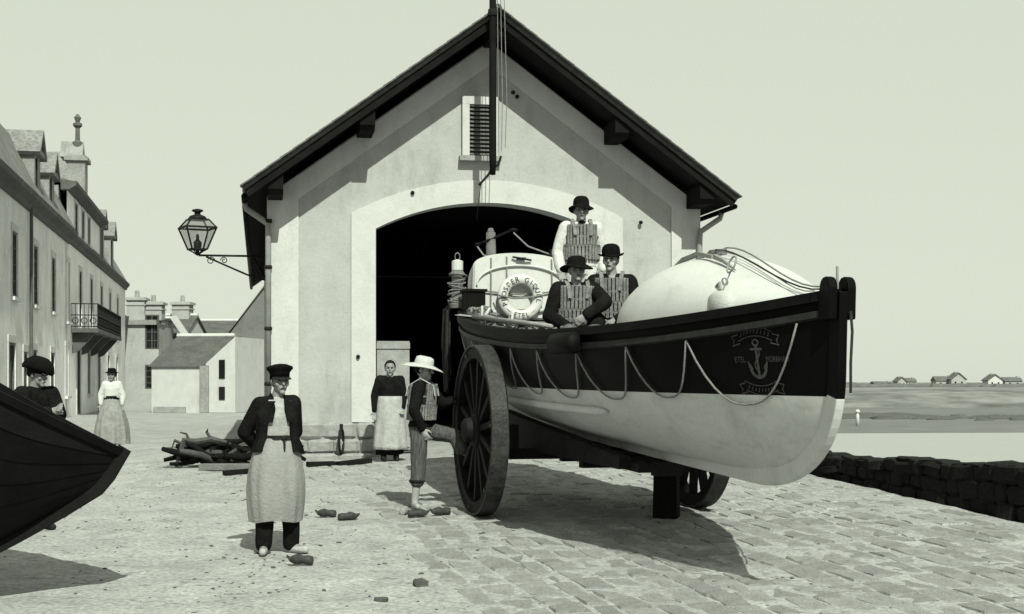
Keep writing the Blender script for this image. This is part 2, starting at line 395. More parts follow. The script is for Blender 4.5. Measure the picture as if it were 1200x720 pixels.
b.build('post', M['far_white'], post, smooth=True); b = MB(); b.ell((0, 0, 1.2), (0.2, 0.2, 0.17)); b.build('top_mark', M['far_white'], post, smooth=True)

# ------------------------------------------------------------------ quay parapet
qw = thing('quay_wall', 'low rough dark stone parapet along the edge of the slipway', 'wall', (5.46, 15.48, 0.1))
def qtop(y): return 0.66 - 0.022 * (y - 15.5)
b = MB(); rs = []
for i in range(40):
    y = 8 + i * 0.42; x = quay_x(y); z = qtop(y) - 0.05
    rs.append([V(x + .07, y, -2.3) - V(5.46, 15.48, .1), V(x + .07, y, z) - V(5.46, 15.48, .1), V(x + .42, y, z) - V(5.46, 15.48, .1), V(x + .6, y, -2.3) - V(5.46, 15.48, .1)])
b.rings(rs); b.build('core', M['seaweed_stone'], qw)
def rock(name, m, seed, k=.16):
    b = MB(); b.box((0, 0, 0), (1, 1, 1)); bm = bmesh.new(); me = b.mesh(name, m); bm.from_mesh(me)
    bmesh.ops.bevel(bm, geom=list(bm.edges), offset=0.16, segments=1, affect='EDGES')
    r_ = random.Random(seed)
    for v in bm.verts: v.co += V(r_.uniform(-k, k), r_.uniform(-k, k), r_.uniform(-k, k)) * 0.5
    bm.to_mesh(me); bm.free(); return me
ROCKS = [rock('stone', M['seaweed_stone'], i) for i in range(8)]
PROCKS = [rock('stone', M['granite'], i + 20, .08) for i in range(6)]
rnd = random.Random(11)
ang = math.atan2(1, -0.25)
for c in range(3):
    y = 12.2 + rnd.uniform(0, .3)
    while y < 24.3:
        L = rnd.uniform(.14, .5); gz = ground_z(quay_x(y), y) - 0.05; hh = (qtop(y) - gz) / 3
        o = link('stone', ROCKS[rnd.randrange(8)], qw)
        o.location = V(quay_x(y + L / 2) + 0.10 + rnd.uniform(-.02, .03), y + L / 2, gz + (c + .5) * hh + rnd.uniform(-.02, .02)) - V(5.46, 15.48, .1)
        o.rotation_euler = (rnd.uniform(-.1, .1), rnd.uniform(-.13, .13), ang + rnd.uniform(-.08, .08)); o.scale = (L * 1.05, rnd.uniform(.15, .20), hh * rnd.uniform(.98, 1.15))
        y += L
y = 12.0
while y < 24.3:                                   # uneven coping
    L = rnd.uniform(.12, .42)
    o = link('coping_stone', ROCKS[rnd.randrange(8)], qw); hh = rnd.uniform(.05, .13)
    o.location = V(quay_x(y + L / 2) + 0.24, y + L / 2, qtop(y) - .05 + hh * .3) - V(5.46, 15.48, .1)
    o.rotation_euler = (rnd.uniform(-.08, .08), rnd.uniform(-.12, .12), ang + rnd.uniform(-.15, .15)); o.scale = (L * 1.05, rnd.uniform(.34, .44), hh)
    y += L

# ------------------------------------------------------------------ far houses on the opposite shore
def far_house(p0, p1, ytop, ybase, Y, gable=False, white=False, wing=None, label=''):
    x0, x1 = px(p0, Y), px(p1, Y); z0 = 0.55; z1 = pz(ytop, Y); w = x1 - x0; h = z1 - z0; d = max(5, w * .6)
    t = thing('far_house', label, 'house', ((x0 + x1) / 2, Y, z0), 0, 'houses on the far shore')
    eave = h * (0.52 if not gable else 0.5)
    b = MB()
    if gable:
        b.prism([(-w / 2, 0, -.3), (w / 2, 0, -.3), (w / 2, 0, eave), (0, 0, h * .97), (-w / 2, 0, eave)], (0, d, 0))
        b.build('wall', M['far_white'] if white else M['far_wall'], t)
        b = MB(); b.beam((-w / 2 - .3, d / 2, eave - .1), (0, d / 2, h), d + .6, .2); b.beam((w / 2 + .3, d / 2, eave - .1), (0, d / 2, h), d + .6, .2)
        b.build('roof', M['far_roof'], t)
    else:
        b.box((0, d / 2, eave / 2 - .15), (w, d, eave + .3)); b.build('wall', M['far_white'] if white else M['far_wall'], t)
        b = MB(); b.prism([(-w / 2 - .2, -.3, eave), (-w / 2 - .2, d / 2, h), (-w / 2 - .2, d + .3, eave)], (w + .4, 0, 0)); b.build('roof', M['far_roof'], t)
    for k in (-.22, .22):
        b = MB(); b.box((w * k, -.03, eave * .45), (w * .1, .1, eave * .4)); b.build('window', M['pane'], t)
    b = MB(); b.box((w * .42 if not gable else 0, d / 2, h * .95), (.9, .9, h * .28)); b.build('chimney', M['far_wall'], t)
far_house(993, 1004, 448, 455, 400, white=True, label='tiny pale house at the end of the far shore row, nearest the lifeboat bow')
far_house(1025, 1046, 447, 455, 400, label='long low house on the far shore beside a small gabled one')
far_house(1052, 1062, 442, 455, 410, gable=True, label='small narrow gabled house on the far shore')
far_house(1063, 1074, 443, 455, 415, label='little grey house on the far shore touching a narrow gabled house')
far_house(1097, 1117, 441, 455, 405, label='dark slate roofed barn wing attached to the tallest far shore house')
far_house(1115, 1132, 437, 455, 402, gable=True, label='tallest gabled house on the far shore with pale front')
far_house(1133, 1158, 449, 455, 420, label='very low dark shed on the far shore between two houses')
far_house(1158, 1175, 439, 455, 402, gable=True, white=True, label='white gabled house on the far shore beyond the low shed')
far_house(1178, 1198, 442, 455, 405, label='long roofed house on the far shore next to the white gable')
far_house(1006, 1023, 451, 455, 412, label='low grey shed on the far shore next to the tiny pale house')
far_house(1075, 1095, 450, 455, 418, label='low long shed on the far shore beside the dark slate barn')
far_house(1044, 1053, 449, 455, 425, label='small dim cottage on the far shore behind the narrow gabled house')
b = MB(); rnd = random.Random(9)
for i in range(500):
    x = rnd.uniform(60, 200); b.ell((x, 300 + rnd.uniform(0, 60), 0.6), (rnd.uniform(1.0, 3.5), 1, rnd.uniform(.2, .75)), n=6, m=4)
o = b.build('far_hedge', M['far_roof']); o['kind'] = 'stuff'; tag(o, 'low scrub and hedges in front of the far houses', 'scrub')

# ------------------------------------------------------------------ boathouse
TH = R(9.9); BW_ = 7.28; BC = 3.64; BL = 22.0
BZ = 0.25
bh = thing('boathouse', 'pale plastered gabled boathouse with a wide arched doorway', 'building', (-3.973, 23.7, BZ), TH)
EZ, RZ = 4.64, 7.60        # top of roof at eave tip and ridge
AL, AR = -0.42, 7.70       # eave tips
OV = 0.9                   # gable overhang
def roof_z(a): return (EZ + (RZ - EZ) * (1 - abs(a - BC) / (BC - AL)))
def P3(a, o, z): return V(a, -o, z - BZ)
def arch(a, half, spring, top):
    h = top - spring; Rr = (half * half + h * h) / (2 * h); zc = top - Rr
    return zc + math.sqrt(max(0, Rr * Rr - (a - BC) ** 2))
UW = 0.30                  # roof build-up above the wall top
def gable_poly(o, oh, spring, top, zb=0.25):
    pts = [P3(0, o, zb), P3(BC - oh, o, zb)]
    for i in range(17):
        a = BC - oh + 2 * oh * i / 16; pts.append(P3(a, o, arch(a, oh, spring, top)))
    pts += [P3(BC + oh, o, zb), P3(BW_, o, zb), P3(BW_, o, roof_z(BW_) - UW), P3(BC, o, RZ - UW), P3(0, o, roof_z(0) - UW)]
    return pts
OH = 1.90
b = MB(); b.prism(gable_poly(0, OH, 4.12, 4.585), (0, 0.45, 0)); b.build('facade', M['plaster'], bh)
# painted surround of the doorway, a little proud
b = MB(); SH = 2.30; inn = []; out = []
for i in range(33):
    f = i / 32; a = BC - OH + 2 * OH * f; inn.append(P3(a, .045, arch(a, OH, 4.12, 4.585) ))
    a2 = BC - SH + 2 * SH * f; out.append(P3(a2, .045, arch(a2, SH, 4.37, 4.96)))
inn = [P3(BC - OH, .045, 0.92)] + inn + [P3(BC + OH, .045, 0.92)]; out = [P3(BC - SH, .045, 0.92)] + out + [P3(BC + SH, .045, 0.92)]
inn2 = [p + V(0, .02, 0) for p in inn]
rs = [[inn[i], out[i], out[i] + V(0, .05, 0), inn[i] + V(0, .05, 0)] for i in range(len(inn))]
b.rings(rs); b.build('arch_surround', M['limewash'], bh)
b = MB(); b.rings([[p + V(0, -.005, 0), p + V(0, .40, 0), p + V(0, .40, 0) + (V(BC, 0, 2.6) - V(p.x, 0, p.z)).normalized() * .004, p + V(0, -.005, 0) + (V(BC, 0, 2.6) - V(p.x, 0, p.z)).normalized() * .004] for p in inn])
b.build('arch_reveal', M['limewash'], bh)
PW = .48
for a0, a1 in ((-.03, PW), (BW_ - PW, BW_ + .03)):
    b = MB(); zt0 = roof_z(a0) - UW - .02; zt1 = roof_z(a1) - UW - .02
    b.prism([P3(a0, .04, .92), P3(a1, .04, .92), P3(a1, .04, zt1), P3(a0, .04, zt0)], (0, .06, 0)); b.build('pilaster', M['limewash'], bh)
# raking band under the roof
for sgn in (-1, 1):
    b = MB(); a0 = BC + sgn * (BC - PW); d = .42
    b.prism([P3(a0, .037, roof_z(a0) - UW - .03), P3(BC, .037, RZ - UW - .03), P3(BC, .037, RZ - UW - d), P3(a0, .037, roof_z(a0) - UW - d)], (0, .06, 0))
    b.build('raking_band', M['limewash'], bh)
# side and back walls, floor, inner lining
b = MB(); zt = roof_z(0) - UW
b.box((.22, BL / 2 + .2, (zt - BZ) / 2 - .2), (.44, BL - .5, zt - BZ + .4)); b.build('side_wall', M['limewash'], bh)
b = MB(); b.box((BW_ - .22, BL / 2 + .2, (zt - BZ) / 2 - 1), (.44, BL - .5, zt - BZ + 2)); b.build('side_wall', M['limewash'], bh)
b = MB(); b.prism([P3(.02, -BL, -.3), P3(BW_ - .02, -BL, -.3), P3(BW_ - .02, -BL, roof_z(BW_) - UW), P3(BC, -BL, RZ - UW), P3(.02, -BL, roof_z(0) - UW)], (0, -.4, 0)); b.build('back_wall', M['limewash'], bh)
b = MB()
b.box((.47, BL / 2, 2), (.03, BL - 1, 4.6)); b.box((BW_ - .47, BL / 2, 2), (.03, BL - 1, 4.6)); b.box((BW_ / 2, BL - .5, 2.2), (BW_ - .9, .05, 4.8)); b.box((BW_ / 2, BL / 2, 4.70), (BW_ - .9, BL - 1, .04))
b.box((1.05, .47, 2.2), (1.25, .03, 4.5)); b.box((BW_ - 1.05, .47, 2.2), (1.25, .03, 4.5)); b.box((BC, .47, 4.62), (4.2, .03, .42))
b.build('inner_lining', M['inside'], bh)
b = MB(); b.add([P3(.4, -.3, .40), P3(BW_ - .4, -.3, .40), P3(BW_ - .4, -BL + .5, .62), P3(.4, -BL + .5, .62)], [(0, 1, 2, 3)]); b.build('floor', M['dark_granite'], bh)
# roof: two slate slopes, boarded soffit, bargeboards, purlins, ridge
for sgn in (-1, 1):
    e = AL if sgn < 0 else AR
    n = V(sgn * (RZ - EZ), 0, BC - AL).normalized()
    for nm, off0, off1, m, g0 in (('roof_slope', 0, -.06, 'slate', OV), ('soffit', -.065, -.10, 'roof_wood', OV - .05)):
        b = MB(); A = P3(e, g0, EZ); B = P3(BC, g0, RZ); Cc = P3(BC, -BL - .3, RZ); D = P3(e, -BL - .3, EZ)
        b.add([A + n * off0, B + n * off0, Cc + n * off0, D + n * off0, A + n * off1, B + n * off1, Cc + n * off1, D + n * off1], [(0, 1, 2, 3), (4, 5, 6, 7), (0, 1, 5, 4), (1, 2, 6, 5), (2, 3, 7, 6), (3, 0, 4, 7)])
        b.build(nm, M[m], bh)
    b = MB(); b.beam(P3(e, OV - .02, EZ) - n * .12, P3(BC, OV - .02, RZ) - n * .12, .045, .12, up=n); b.build('bargeboard', M['tar_wood'], bh)
    # edge slates along the verge, each a piece
    L = (P3(BC, 0, RZ) - P3(e, 0, EZ)).length; ns = 20
    sl = MB(); sl.box((0, 0, 0), (L / ns * 1.12, .26, .022)); sm = sl.mesh('verge_slate', M['slate'])
    dirv = (P3(BC, 0, RZ) - P3(e, 0, EZ)).normalized()
    for k in range(ns):
        o = link('verge_slate', sm, bh); c = P3(e, OV, EZ) + dirv * (L * (k + .5) / ns) + n * .016
        q = Matrix((dirv, dirv.cross(n) * -1, n)).transposed() @ Matrix.Rotation(-sgn * 0 + .03, 3, 'Y')
        o.location = c; o.rotation_euler = q.to_euler()
    # gutter along the eave
    b = MB(); b.tube([P3(e - sgn * .03, OV - .08, EZ - .13), P3(e - sgn * .03, -BL, EZ - .13)], .045, 8); b.build('gutter', M['dull_black'], bh, smooth=True)
    for a in (0.10, 1.55):      # purlin ends carrying the overhang
        aa = a if sgn < 0 else BW_ - a
        zt = roof_z(aa) - .17
        b = MB(); b.prism([P3(aa - .12, -.3, zt - .30), P3(aa - .12, OV - .16, zt - .30), P3(aa - .12, OV - .06, zt - .22), P3(aa - .12, OV - .05, zt + .01), P3(aa - .12, -.3, zt + .01)], (.24, 0, 0)); b.build('purlin', M['tar_wood'], bh)
b = MB(); b.box(P3(BC, OV / 2 - .2, RZ - .30), (.2, OV + .3, .26)); b.build('ridge_beam', M['tar_wood'], bh)
b = MB(); b.tube([P3(BC, OV + .02, RZ + .02), P3(BC, -BL - .3, RZ + .02)], .075, 8); b.build('ridge_tile', M['slate'], bh)
# louvred window in the gable
wx = BC - .16; wz0, wz1 = 5.36, 6.22; ww = .36
win = MB()
win.box(P3(wx - ww / 2 - .06, .05, (wz0 + wz1) / 2), (.12, .1, wz1 - wz0)); win.box(P3(wx + ww / 2 + .06, .05, (wz0 + wz1) / 2), (.12, .1, wz1 - wz0))
win.box(P3(wx, .051, wz1 + .06), (ww + .24, .104, .13))
wo = win.build('window', M['limewash'], bh)
b = MB(); b.box(P3(wx, .075, wz0 - .05), (ww + .34, .15, .08)); b.build('sill', M['granite'], wo)
b = MB(); b.box(P3(wx, .012, (wz0 + wz1) / 2), (ww, .02, wz1 - wz0)); b.build('backing', M['inside'], wo)
sl = MB(); sl.box((0, 0, 0), (ww, .075, .014)); sm = sl.mesh('louvre', M['grey_wood'])
for k in range(13):
    o = link('louvre', sm, wo); o.location = P3(wx, .055, wz0 + .035 + k * (wz1 - wz0 - .05) / 12); o.rotation_euler = (R(38), 0, 0)
# downpipes
b = MB(); b.tube([P3(AL + .03, .12, EZ - .14), P3(AL + .06, .11, EZ - .25), P3(-.02, .10, 4.16), P3(-.01, .10, 4.0), P3(-.01, .10, 1.1)], .048, 10); pipe = b.build('downpipe', M['zinc'], bh, smooth=True)
for z in (3.95, 3.2, 2.2, 1.3):
    b = MB(); b.lathe([(.06, z - .03), (.066, z), (.06, z + .03)], c=P3(-.01, .10, BZ), n=12); b.build('collar', M['iron'], pipe, smooth=True)
b = MB(); b.tube([P3(AR - .03, .12, EZ - .14), P3(AR - .06, .11, EZ - .25), P3(BW_ + .02, .10, 4.16), P3(BW_ + .0, .10, 4.0), P3(BW_ + .0, .10, .8)], .048, 10); b.build('downpipe', M['zinc'], bh, smooth=True)
# iron stays under the left eave
b = MB(); b.tube([P3(AL + .1, -9, EZ - .2), P3(0, -9, 3.9)], .03, 6); b.build('eave_strut', M['dull_black'], bh)
# stone plinth courses on both sides of the doorway
rnd = random.Random(21)
for a0, a1 in ((-.06, BC - OH - .02), (BC + OH + .02, BW_ + .06)):
    b = MB(); b.box(P3((a0 + a1) / 2, .03, .45), (a1 - a0, .2, .9)); b.build('plinth', M['granite'], bh)
    for zc, hh, pr in ((.785, .26, .17), (.53, .22, .20), (.30, .22, .34)):
        a = a0
        while a < a1 - .1:
            L = min(rnd.uniform(.35, .75), a1 - a)
            if a1 - a - L < .15: L = a1 - a
            o = link('stone', PROCKS[rnd.randrange(6)], bh); o.location = P3(a + L / 2, pr - .13, zc); o.scale = (L * 1.0, .3, hh * 1.04); a += L
# small rust-streaked bolt heads and an iron ring hanging on the plinth
for a, z in ((2.35, 4.72), (4.05, 6.45), (4.12, 6.38), (1.45, 2.0), (6.25, 4.3)):
    b = MB(); b.lathe([(.035, 0), (.03, .04), (.0, .06)], c=P3(a, .0 if abs(a - BC) < 2.2 and z < 5 else .0, z) + V(0, -.05 if z < 5 else -.0, 0), q=Matrix.Rotation(R(90), 3, 'X'), n=8); b.build('bolt', M['iron'], bh)
ring = thing('mooring_ring', 'iron mooring ring hanging on the boathouse plinth', 'ring', (P3(1.22, .28, .72) + V(0, 0, 0)))
ring.location = bh.matrix_basis @ P3(1.16, .32, .62); ring.rotation_euler = (0, 0, TH + R(70))
b = MB(); b.torus((0, 0, 0), .2, .022, q=Matrix.Rotation(R(90), 3, 'X') @ Matrix.Diagonal((.6, 1, 1)), n=24); b.build('ring', M['iron'], ring, smooth=True)
b = MB(); b.tube([(0, .0, .2), (.0, .0, .28)], .03, 8); b.build('staple', M['iron'], ring)
def bhw(a, o, z): return Matrix.Rotation(TH, 3, 'Z') @ P3(a, o, z) + V(-3.973, 23.7, BZ)

# flagpole hung in front of the gable
c0 = bhw(BC - .105, OV + .16, 5.0)
fp = thing('flagpole', 'tall dark wooden flagpole fixed in front of the boathouse gable', 'flagpole', (c0.x, c0.y, pz(205, c0.y)), TH)
b = MB(); b.tube([(0, 0, 0), (0, 0, .3), (0, 0, 3), (0, 0, 5.6)], [.045, .06, .055, .035], 10); b.build('pole', M['tar_wood'], fp, smooth=True)
b = MB(); b.tube([(0, 0, .12), (-.03, .35, .03), (-.06, OV + .12, -.02)], .022, 6); b.tube([(.0, 0, .1), (.09, -.02, .16), (.13, -.02, .30)], .02, 6); b.build('bracket', M['iron'], fp)
b = MB(); b.lathe([(.075, 2.55), (.08, 2.6), (.075, 2.65)], n=12); b.beam((0, 0, 2.6), (0, .2, 2.6), .06, .05); b.build('collar', M['iron'], fp)
for dx, dz in ((.075, 5.5), (.13, 5.5), (.19, 5.5)):
    b = MB(); b.tube([(dx + .01, -.01, .25 + dx), (dx * 1.2, -.01, 1.2), (dx * .95, -.01, 3), (dx * .5, -.01, dz)], .007, 5); b.build('halyard', M['rope'], fp)
b = MB(); b.tube([(-.06, .8, 0), (-.1, OV, -.35), (-.12, OV + .05, -.62)], .006, 5); b.build('halyard_end', M['dark_rope'], fp)

# wall lantern on a scrolled bracket
lw = bhw(0, -1.0, 3.72)
lam = thing('wall_lantern', 'four sided glass street lantern on a scrolled iron wall bracket', 'lantern', lw, TH)
AX = -1.16
b = MB(); b.tube([(0, 0, 0), (AX, 0, 0)], .018, 8); b.tube([(0, 0, -.42), (-.35, 0, -.32), (-.7, 0, -.17), (AX + .12, 0, -.02)], .016, 8)
def scroll(c, r, turns, flip=1):
    return [V(c[0] + flip * r * (1 - t * .75) * math.cos(turns * 2 * math.pi * t), 0, c[2] + r * (1 - t * .75) * math.sin(turns * 2 * math.pi * t)) for t in [i / 30 for i in range(31)]]
b.tube(scroll((AX + .2, 0, -.09), .07, 1.4), .009, 6); b.tube(scroll((AX + .42, 0, -.08), .06, 1.4, -1), .009, 6); b.tube(scroll((-.2, 0, -.12), .12, 1.5), .010, 6); b.tube(scroll((-.2, 0, -.30), .08, 1.5, -1), .010, 6)
b.build('bracket', M['iron'], lam, smooth=True)
b = MB(); b.box((0.02, 0, -.2), (.05, .12, .62)); b.build('wall_plate', M['iron'], lam)
LX = AX - .02
def lp(x, y, z): return V(LX + x, y, z)
w0, w1, zb0, zb1 = .13, .255, .10, .46
b = MB()
q45 = Matrix.Rotation(R(18), 3, 'Z')
cor = lambda w, z: [lp(0, 0, 0) + q45 @ V(sx * w, sy * w, 0) + V(0, 0, z) for sx, sy in ((-1, -1), (1, -1), (1, 1), (-1, 1))]
lo, hi, tp = cor(w0, zb0), cor(w1, zb1), cor(.15, .60)
for i in range(4):
    b.beam(lo[i], hi[i], .022, .022); b.beam(lo[i], lo[(i + 1) % 4], .022, .022); b.beam(hi[i], hi[(i + 1) % 4], .03, .03); b.beam(hi[i], tp[i], .02, .02); b.beam(tp[i], tp[(i + 1) % 4], .022, .022)
    b.tube([lp(0, 0, 0), lo[i] * .55 + lp(0, 0, .02) * .45, lo[i]], .012, 6)
fr = b.build('lantern_frame', M['iron'], lam)
CG = clear_glass('lantern_glass')
for i in range(4):
    b = MB(); c_ = lambda p: p; b.add([lo[i], lo[(i + 1) % 4], hi[(i + 1) % 4], hi[i]], [(0, 1, 2, 3)]); b.build('pane', CG, lam)
    b = MB(); b.add([hi[i], hi[(i + 1) % 4], tp[(i + 1) % 4], tp[i]], [(0, 1, 2, 3)]); b.build('pane', CG, lam)
b = MB(); b.lathe([(.17, .60), (.13, .66), (.05, .69), (.05, .72), (.10, .745), (.085, .77), (.02, .785)], c=lp(0, 0, 0), n=12); b.build('cap', M['iron'], lam, smooth=True)
b = MB(); b.lathe([(.03, .02), (.03, .12), (.065, .13), (.07, .22), (.03, .26), (.025, .33), (.012, .36)], c=lp(0, 0, 0), n=12); b.build('burner', M['iron'], lam, smooth=True)

# pale door leaf leaning just inside the doorway
dp = bhw(BC - OH + .36, -.9, .42)
dl = thing('crate', 'tall pale wooden crate standing just inside the arched doorway', 'crate', dp, TH)
b = MB(); b.box((0, 0, .93), (.56, .35, 1.86)); b.build('body', M['pale_wood'], dl, bevel=.008)
for z in (.1, .95, 1.78):
    b = MB(); b.box((0, -.185, z), (.57, .022, .10)); b.build('batten', M['pale_wood'], dl)

# ------------------------------------------------------------------ street houses
def wall_open(mb, W0, W1, Z0, Z1, opens, depth=.09):
    xs = sorted(set([W0, W1] + [v for o in opens for v in o[:2]])); zs_ = sorted(set([Z0, Z1] + [v for o in opens for v in o[2:4]]))
    inside = lambda x, z: any(o[0] < x < o[1] and o[2] < z < o[3] for o in opens)
    for i in range(len(xs) - 1):
        for j in range(len(zs_) - 1):
            if not inside((xs[i] + xs[i + 1]) / 2, (zs_[j] + zs_[j + 1]) / 2):
                mb.add([(xs[i], 0, zs_[j]), (xs[i + 1], 0, zs_[j]), (xs[i + 1], 0, zs_[j + 1]), (xs[i], 0, zs_[j + 1])], [(0, 1, 2, 3)])
    for x0, x1, z0, z1 in [o[:4] for o in opens]:
        A = [(x0, 0, z0), (x1, 0, z0), (x1, 0, z1), (x0, 0, z1)]; B = [(x, depth, z) for x, _, z in A]
        mb.add(A + B, [(i, (i + 1) % 4, (i + 1) % 4 + 4, i + 4) for i in range(4)])
def window(par, x0, x1, z0, z1, door=False, shutters=None, trim=True):
    nm = 'door' if door else 'window'
    b = MB(); w = x1 - x0; h = z1 - z0
    for x in (x0 + .04, x1 - .04): b.box((x,   .045, (z0 + z1) / 2), (.08, .06, h))
    for z in (z0 + .04, z1 - .04): b.box(((x0 + x1) / 2, .045, z), (w - .16, .06, .08))
    b.box(((x0 + x1) / 2, .047, (z0 + z1) / 2), (.06, .055, h - .16))
    if not door:
        for k in (1, 2, 3): b.box(((x0 + x1) / 2, .049, z0 + h * k / 4), (w - .16, .04, .04))
    f = b.build(nm, M['shutter'] if door else M['window_frame'], par)
    b = MB(); b.box(((x0 + x1) / 2, .075, (z0 + z1) / 2), (w, .02, h)); b.build('leaf' if door else 'pane', M['tar_wood'] if door else M['pane'], f)
    if trim:
        b = MB(); b.box(((x0 + x1) / 2, -.012, z1 + .11), (w + .36, .03, .2))
        if not door: b.box(((x0 + x1) / 2, -.05, z0 - .06), (w + .3, .12, .1))
        for x in (x0 - .09, x1 + .09): b.box((x, -.010, (z0 + z1) / 2), (.17, .024, h))
        b.build('trim', M['stone_trim'], f)
    if shutters:
        for sx in (-1, 1):
            xc = (x0 - .02 - w * .25) if sx < 0 else (x1 + .02 + w * .25)
            b = MB(); b.box((xc, -.085, (z0 + z1) / 2), (w * .47, .04, h)); b.build('shutter', M['shutter'], f)
def dormer(par, x, z, w=1.3, h=1.55, depth=1.0):
    b = MB(); b.prism([(x - w / 2, -.05, z), (x + w / 2, -.05, z), (x + w / 2, -.05, z + h), (x, -.05, z + h + .55), (x - w / 2, -.05, z + h)], (0, depth, 0)); d = b.build('dormer', M['dormer_stone'], par)
    b = MB(); b.box((x, -.07, z + h * .5), (w * .5, .06, h * .72)); b.build('pane', M['pane'], d)
    b = MB()
    for sx in (-1, 1): b.beam((x + sx * (w / 2 + .16), depth / 2 - .15, z + h - .12), (x, depth / 2 - .15, z + h + .66), depth + .2, .14, up=(0, 0, 1))
    b.build('dormer_roof', M['slate_light'], d)
    b = MB(); b.box((x, -.1, z + h - .02), (w + .3, .2, .14)); b.build('cornice', M['dormer_stone'], d)
SA = math.atan2(.982, -.187)
Z0 = 0.28
def street(x_from, name, label): return thing(name, label, 'building', (-13.6 - .187 * x_from, 38.6 + .982 * x_from, Z0), SA)
def xs_of(p):  # distance along the street of a facade point seen at photo column p
    k = (p - 600) / F; return (-6.305 / (k + .189) - 38.6) / .982
# house A
hA = street(0, 'town_house', 'two storey plastered town house with tall stone dormers and deep cornice')
opens = []
for p in (17, 42, 63): c_ = xs_of(p); opens += [(c_ - .5, c_ + .5, 3.7, 5.55)]
g_ops = [(xs_of(14) - .6, xs_of(14) + .6, .0, 2.4), (xs_of(30) - .4, xs_of(30) + .4, .3, 2.2), (xs_of(41) - .45, xs_of(41) + .45, .9, 2.3), (xs_of(62) - .5, xs_of(62) + .5, .1, 2.3)]
XA1 = 15.9
b = MB(); wall_open(b, -7, XA1, -.3, 6.8, opens + g_ops); b.build('wall', M['old_plaster'], hA)
for o_ in opens: window(hA, *o_, shutters=False)
for i, o_ in enumerate(g_ops): window(hA, *o_, door=(i == 0))
b = MB(); b.prism([(-7, 0, 6.45), (-7, -.08, 6.47), (-7, -.14, 6.62), (-7, -.34, 6.74), (-7, -.36, 6.9), (-7, 0, 7.0)], (XA1 + 7, 0, 0)); b.build('cornice', M['cornice_dark'], hA)
b = MB(); b.prism([(-7, -.3, 6.9), (-7, .75, 9.0), (-7, 3.8, 9.9), (-7, 7.4, 6.9)], (XA1 + 7, 0, 0)); b.build('roof', M['slate_light'], hA)
b = MB(); b.box((XA1 / 2 - 3.5, 4, 3), (XA1 + 6.8, 7.4, 7)); b.build('rear', M['dormer_stone'], hA)
b = MB(); b.tube([(xs_of(33), -.1, 6.6), (xs_of(33), -.09, .2)], .055, 8); b.build('downpipe', M['cornice_dark'], hA)
for p in (42, 59): dormer(hA, xs_of(p), 6.95, h=1.35 if p > 50 else 1.5)
# house B, with a raised attic pavilion and an iron balcony
hB = street(0, 'town_house', 'long pale town house with iron balcony and raised attic pavilion')
X0, X1 = XA1 + .02, xs_of(148)
o1 = [(xs_of(p) - .5, xs_of(p) + .5, 3.55, 5.75) for p in (80, 95, 108, 120, 130, 139)]
o0 = [(xs_of(p) - (.7 if p == 93 else .5), xs_of(p) + (.7 if p == 93 else .5), .0 if p == 93 else .8, 2.75 if p == 93 else 2.6) for p in (79, 93, 105, 117, 128, 138)]
b = MB(); wall_open(b, X0, X1, -.3, 6.8, o1 + o0); b.build('wall', M['limewash_grey'], hB)
for o_ in o1: window(hB, *o_, shutters=False)
for i, o_ in enumerate(o0): window(hB, *o_, door=(i == 1))
b = MB(); b.prism([(X0, 0, 6.5), (X0, -.08, 6.52), (X0, -.12, 6.64), (X0, -.22, 6.74), (X0, -.24, 6.86), (X0, 0, 6.92)], (X1 - X0 + .2, 0, 0)); b.build('cornice', M['cornice_dark'], hB)
b = MB(); b.box(((X0 + X1) / 2, 4.2, 3.2), (X1 - X0 - .1, 8, 7)); b.build('rear', M['dormer_stone'], hB)
b = MB(); b.prism([(X0, -.15, 6.9), (X0, .9, 8.7), (X0, 3.8, 9.4), (X0, 7.6, 6.9)], (X1 - X0 + .1, 0, 0)); b.build('roof', M['slate_light'], hB)
XP0, XP1 = xs_of(79), xs_of(118)
b = MB(); ao = [(xs_of(p) - .5, xs_of(p) + .5, 7.1, 8.3) for p in (90, 98, 105)]
wall_open(b, XP0, XP1, 6.85, 8.6, ao); b.build('attic_wall', M['limewash_grey'], hB)
for o_ in ao: window(hB, *o_)
b = MB(); b.box(((XP0 + XP1) / 2, 3.8, 7.7), (XP1 - XP0 - .04, 7, 1.78)); b.build('attic_rear', M['dormer_stone'], hB)
b = MB(); b.prism([(XP0 - .2, .2, 8.4), (XP0 - .2, -.1, 8.42), (XP0 - .2, -.36, 8.58), (XP0 - .2, -.38, 8.72), (XP0 - .2, .2, 8.78)], (XP1 - XP0 + .4, 0, 0)); b.build('attic_cornice', M['cornice_dark'], hB)
b = MB(); b.prism([(XP0, -.2, 8.74), (XP0, 3.8, 10.2), (XP0, 7.6, 8.74)], (XP1 - XP0, 0, 0)); b.build('attic_roof', M['slate_light'], hB)
for p in (119.5, 131): dormer(hB, xs_of(p), 6.85, w=1.5, h=1.75)
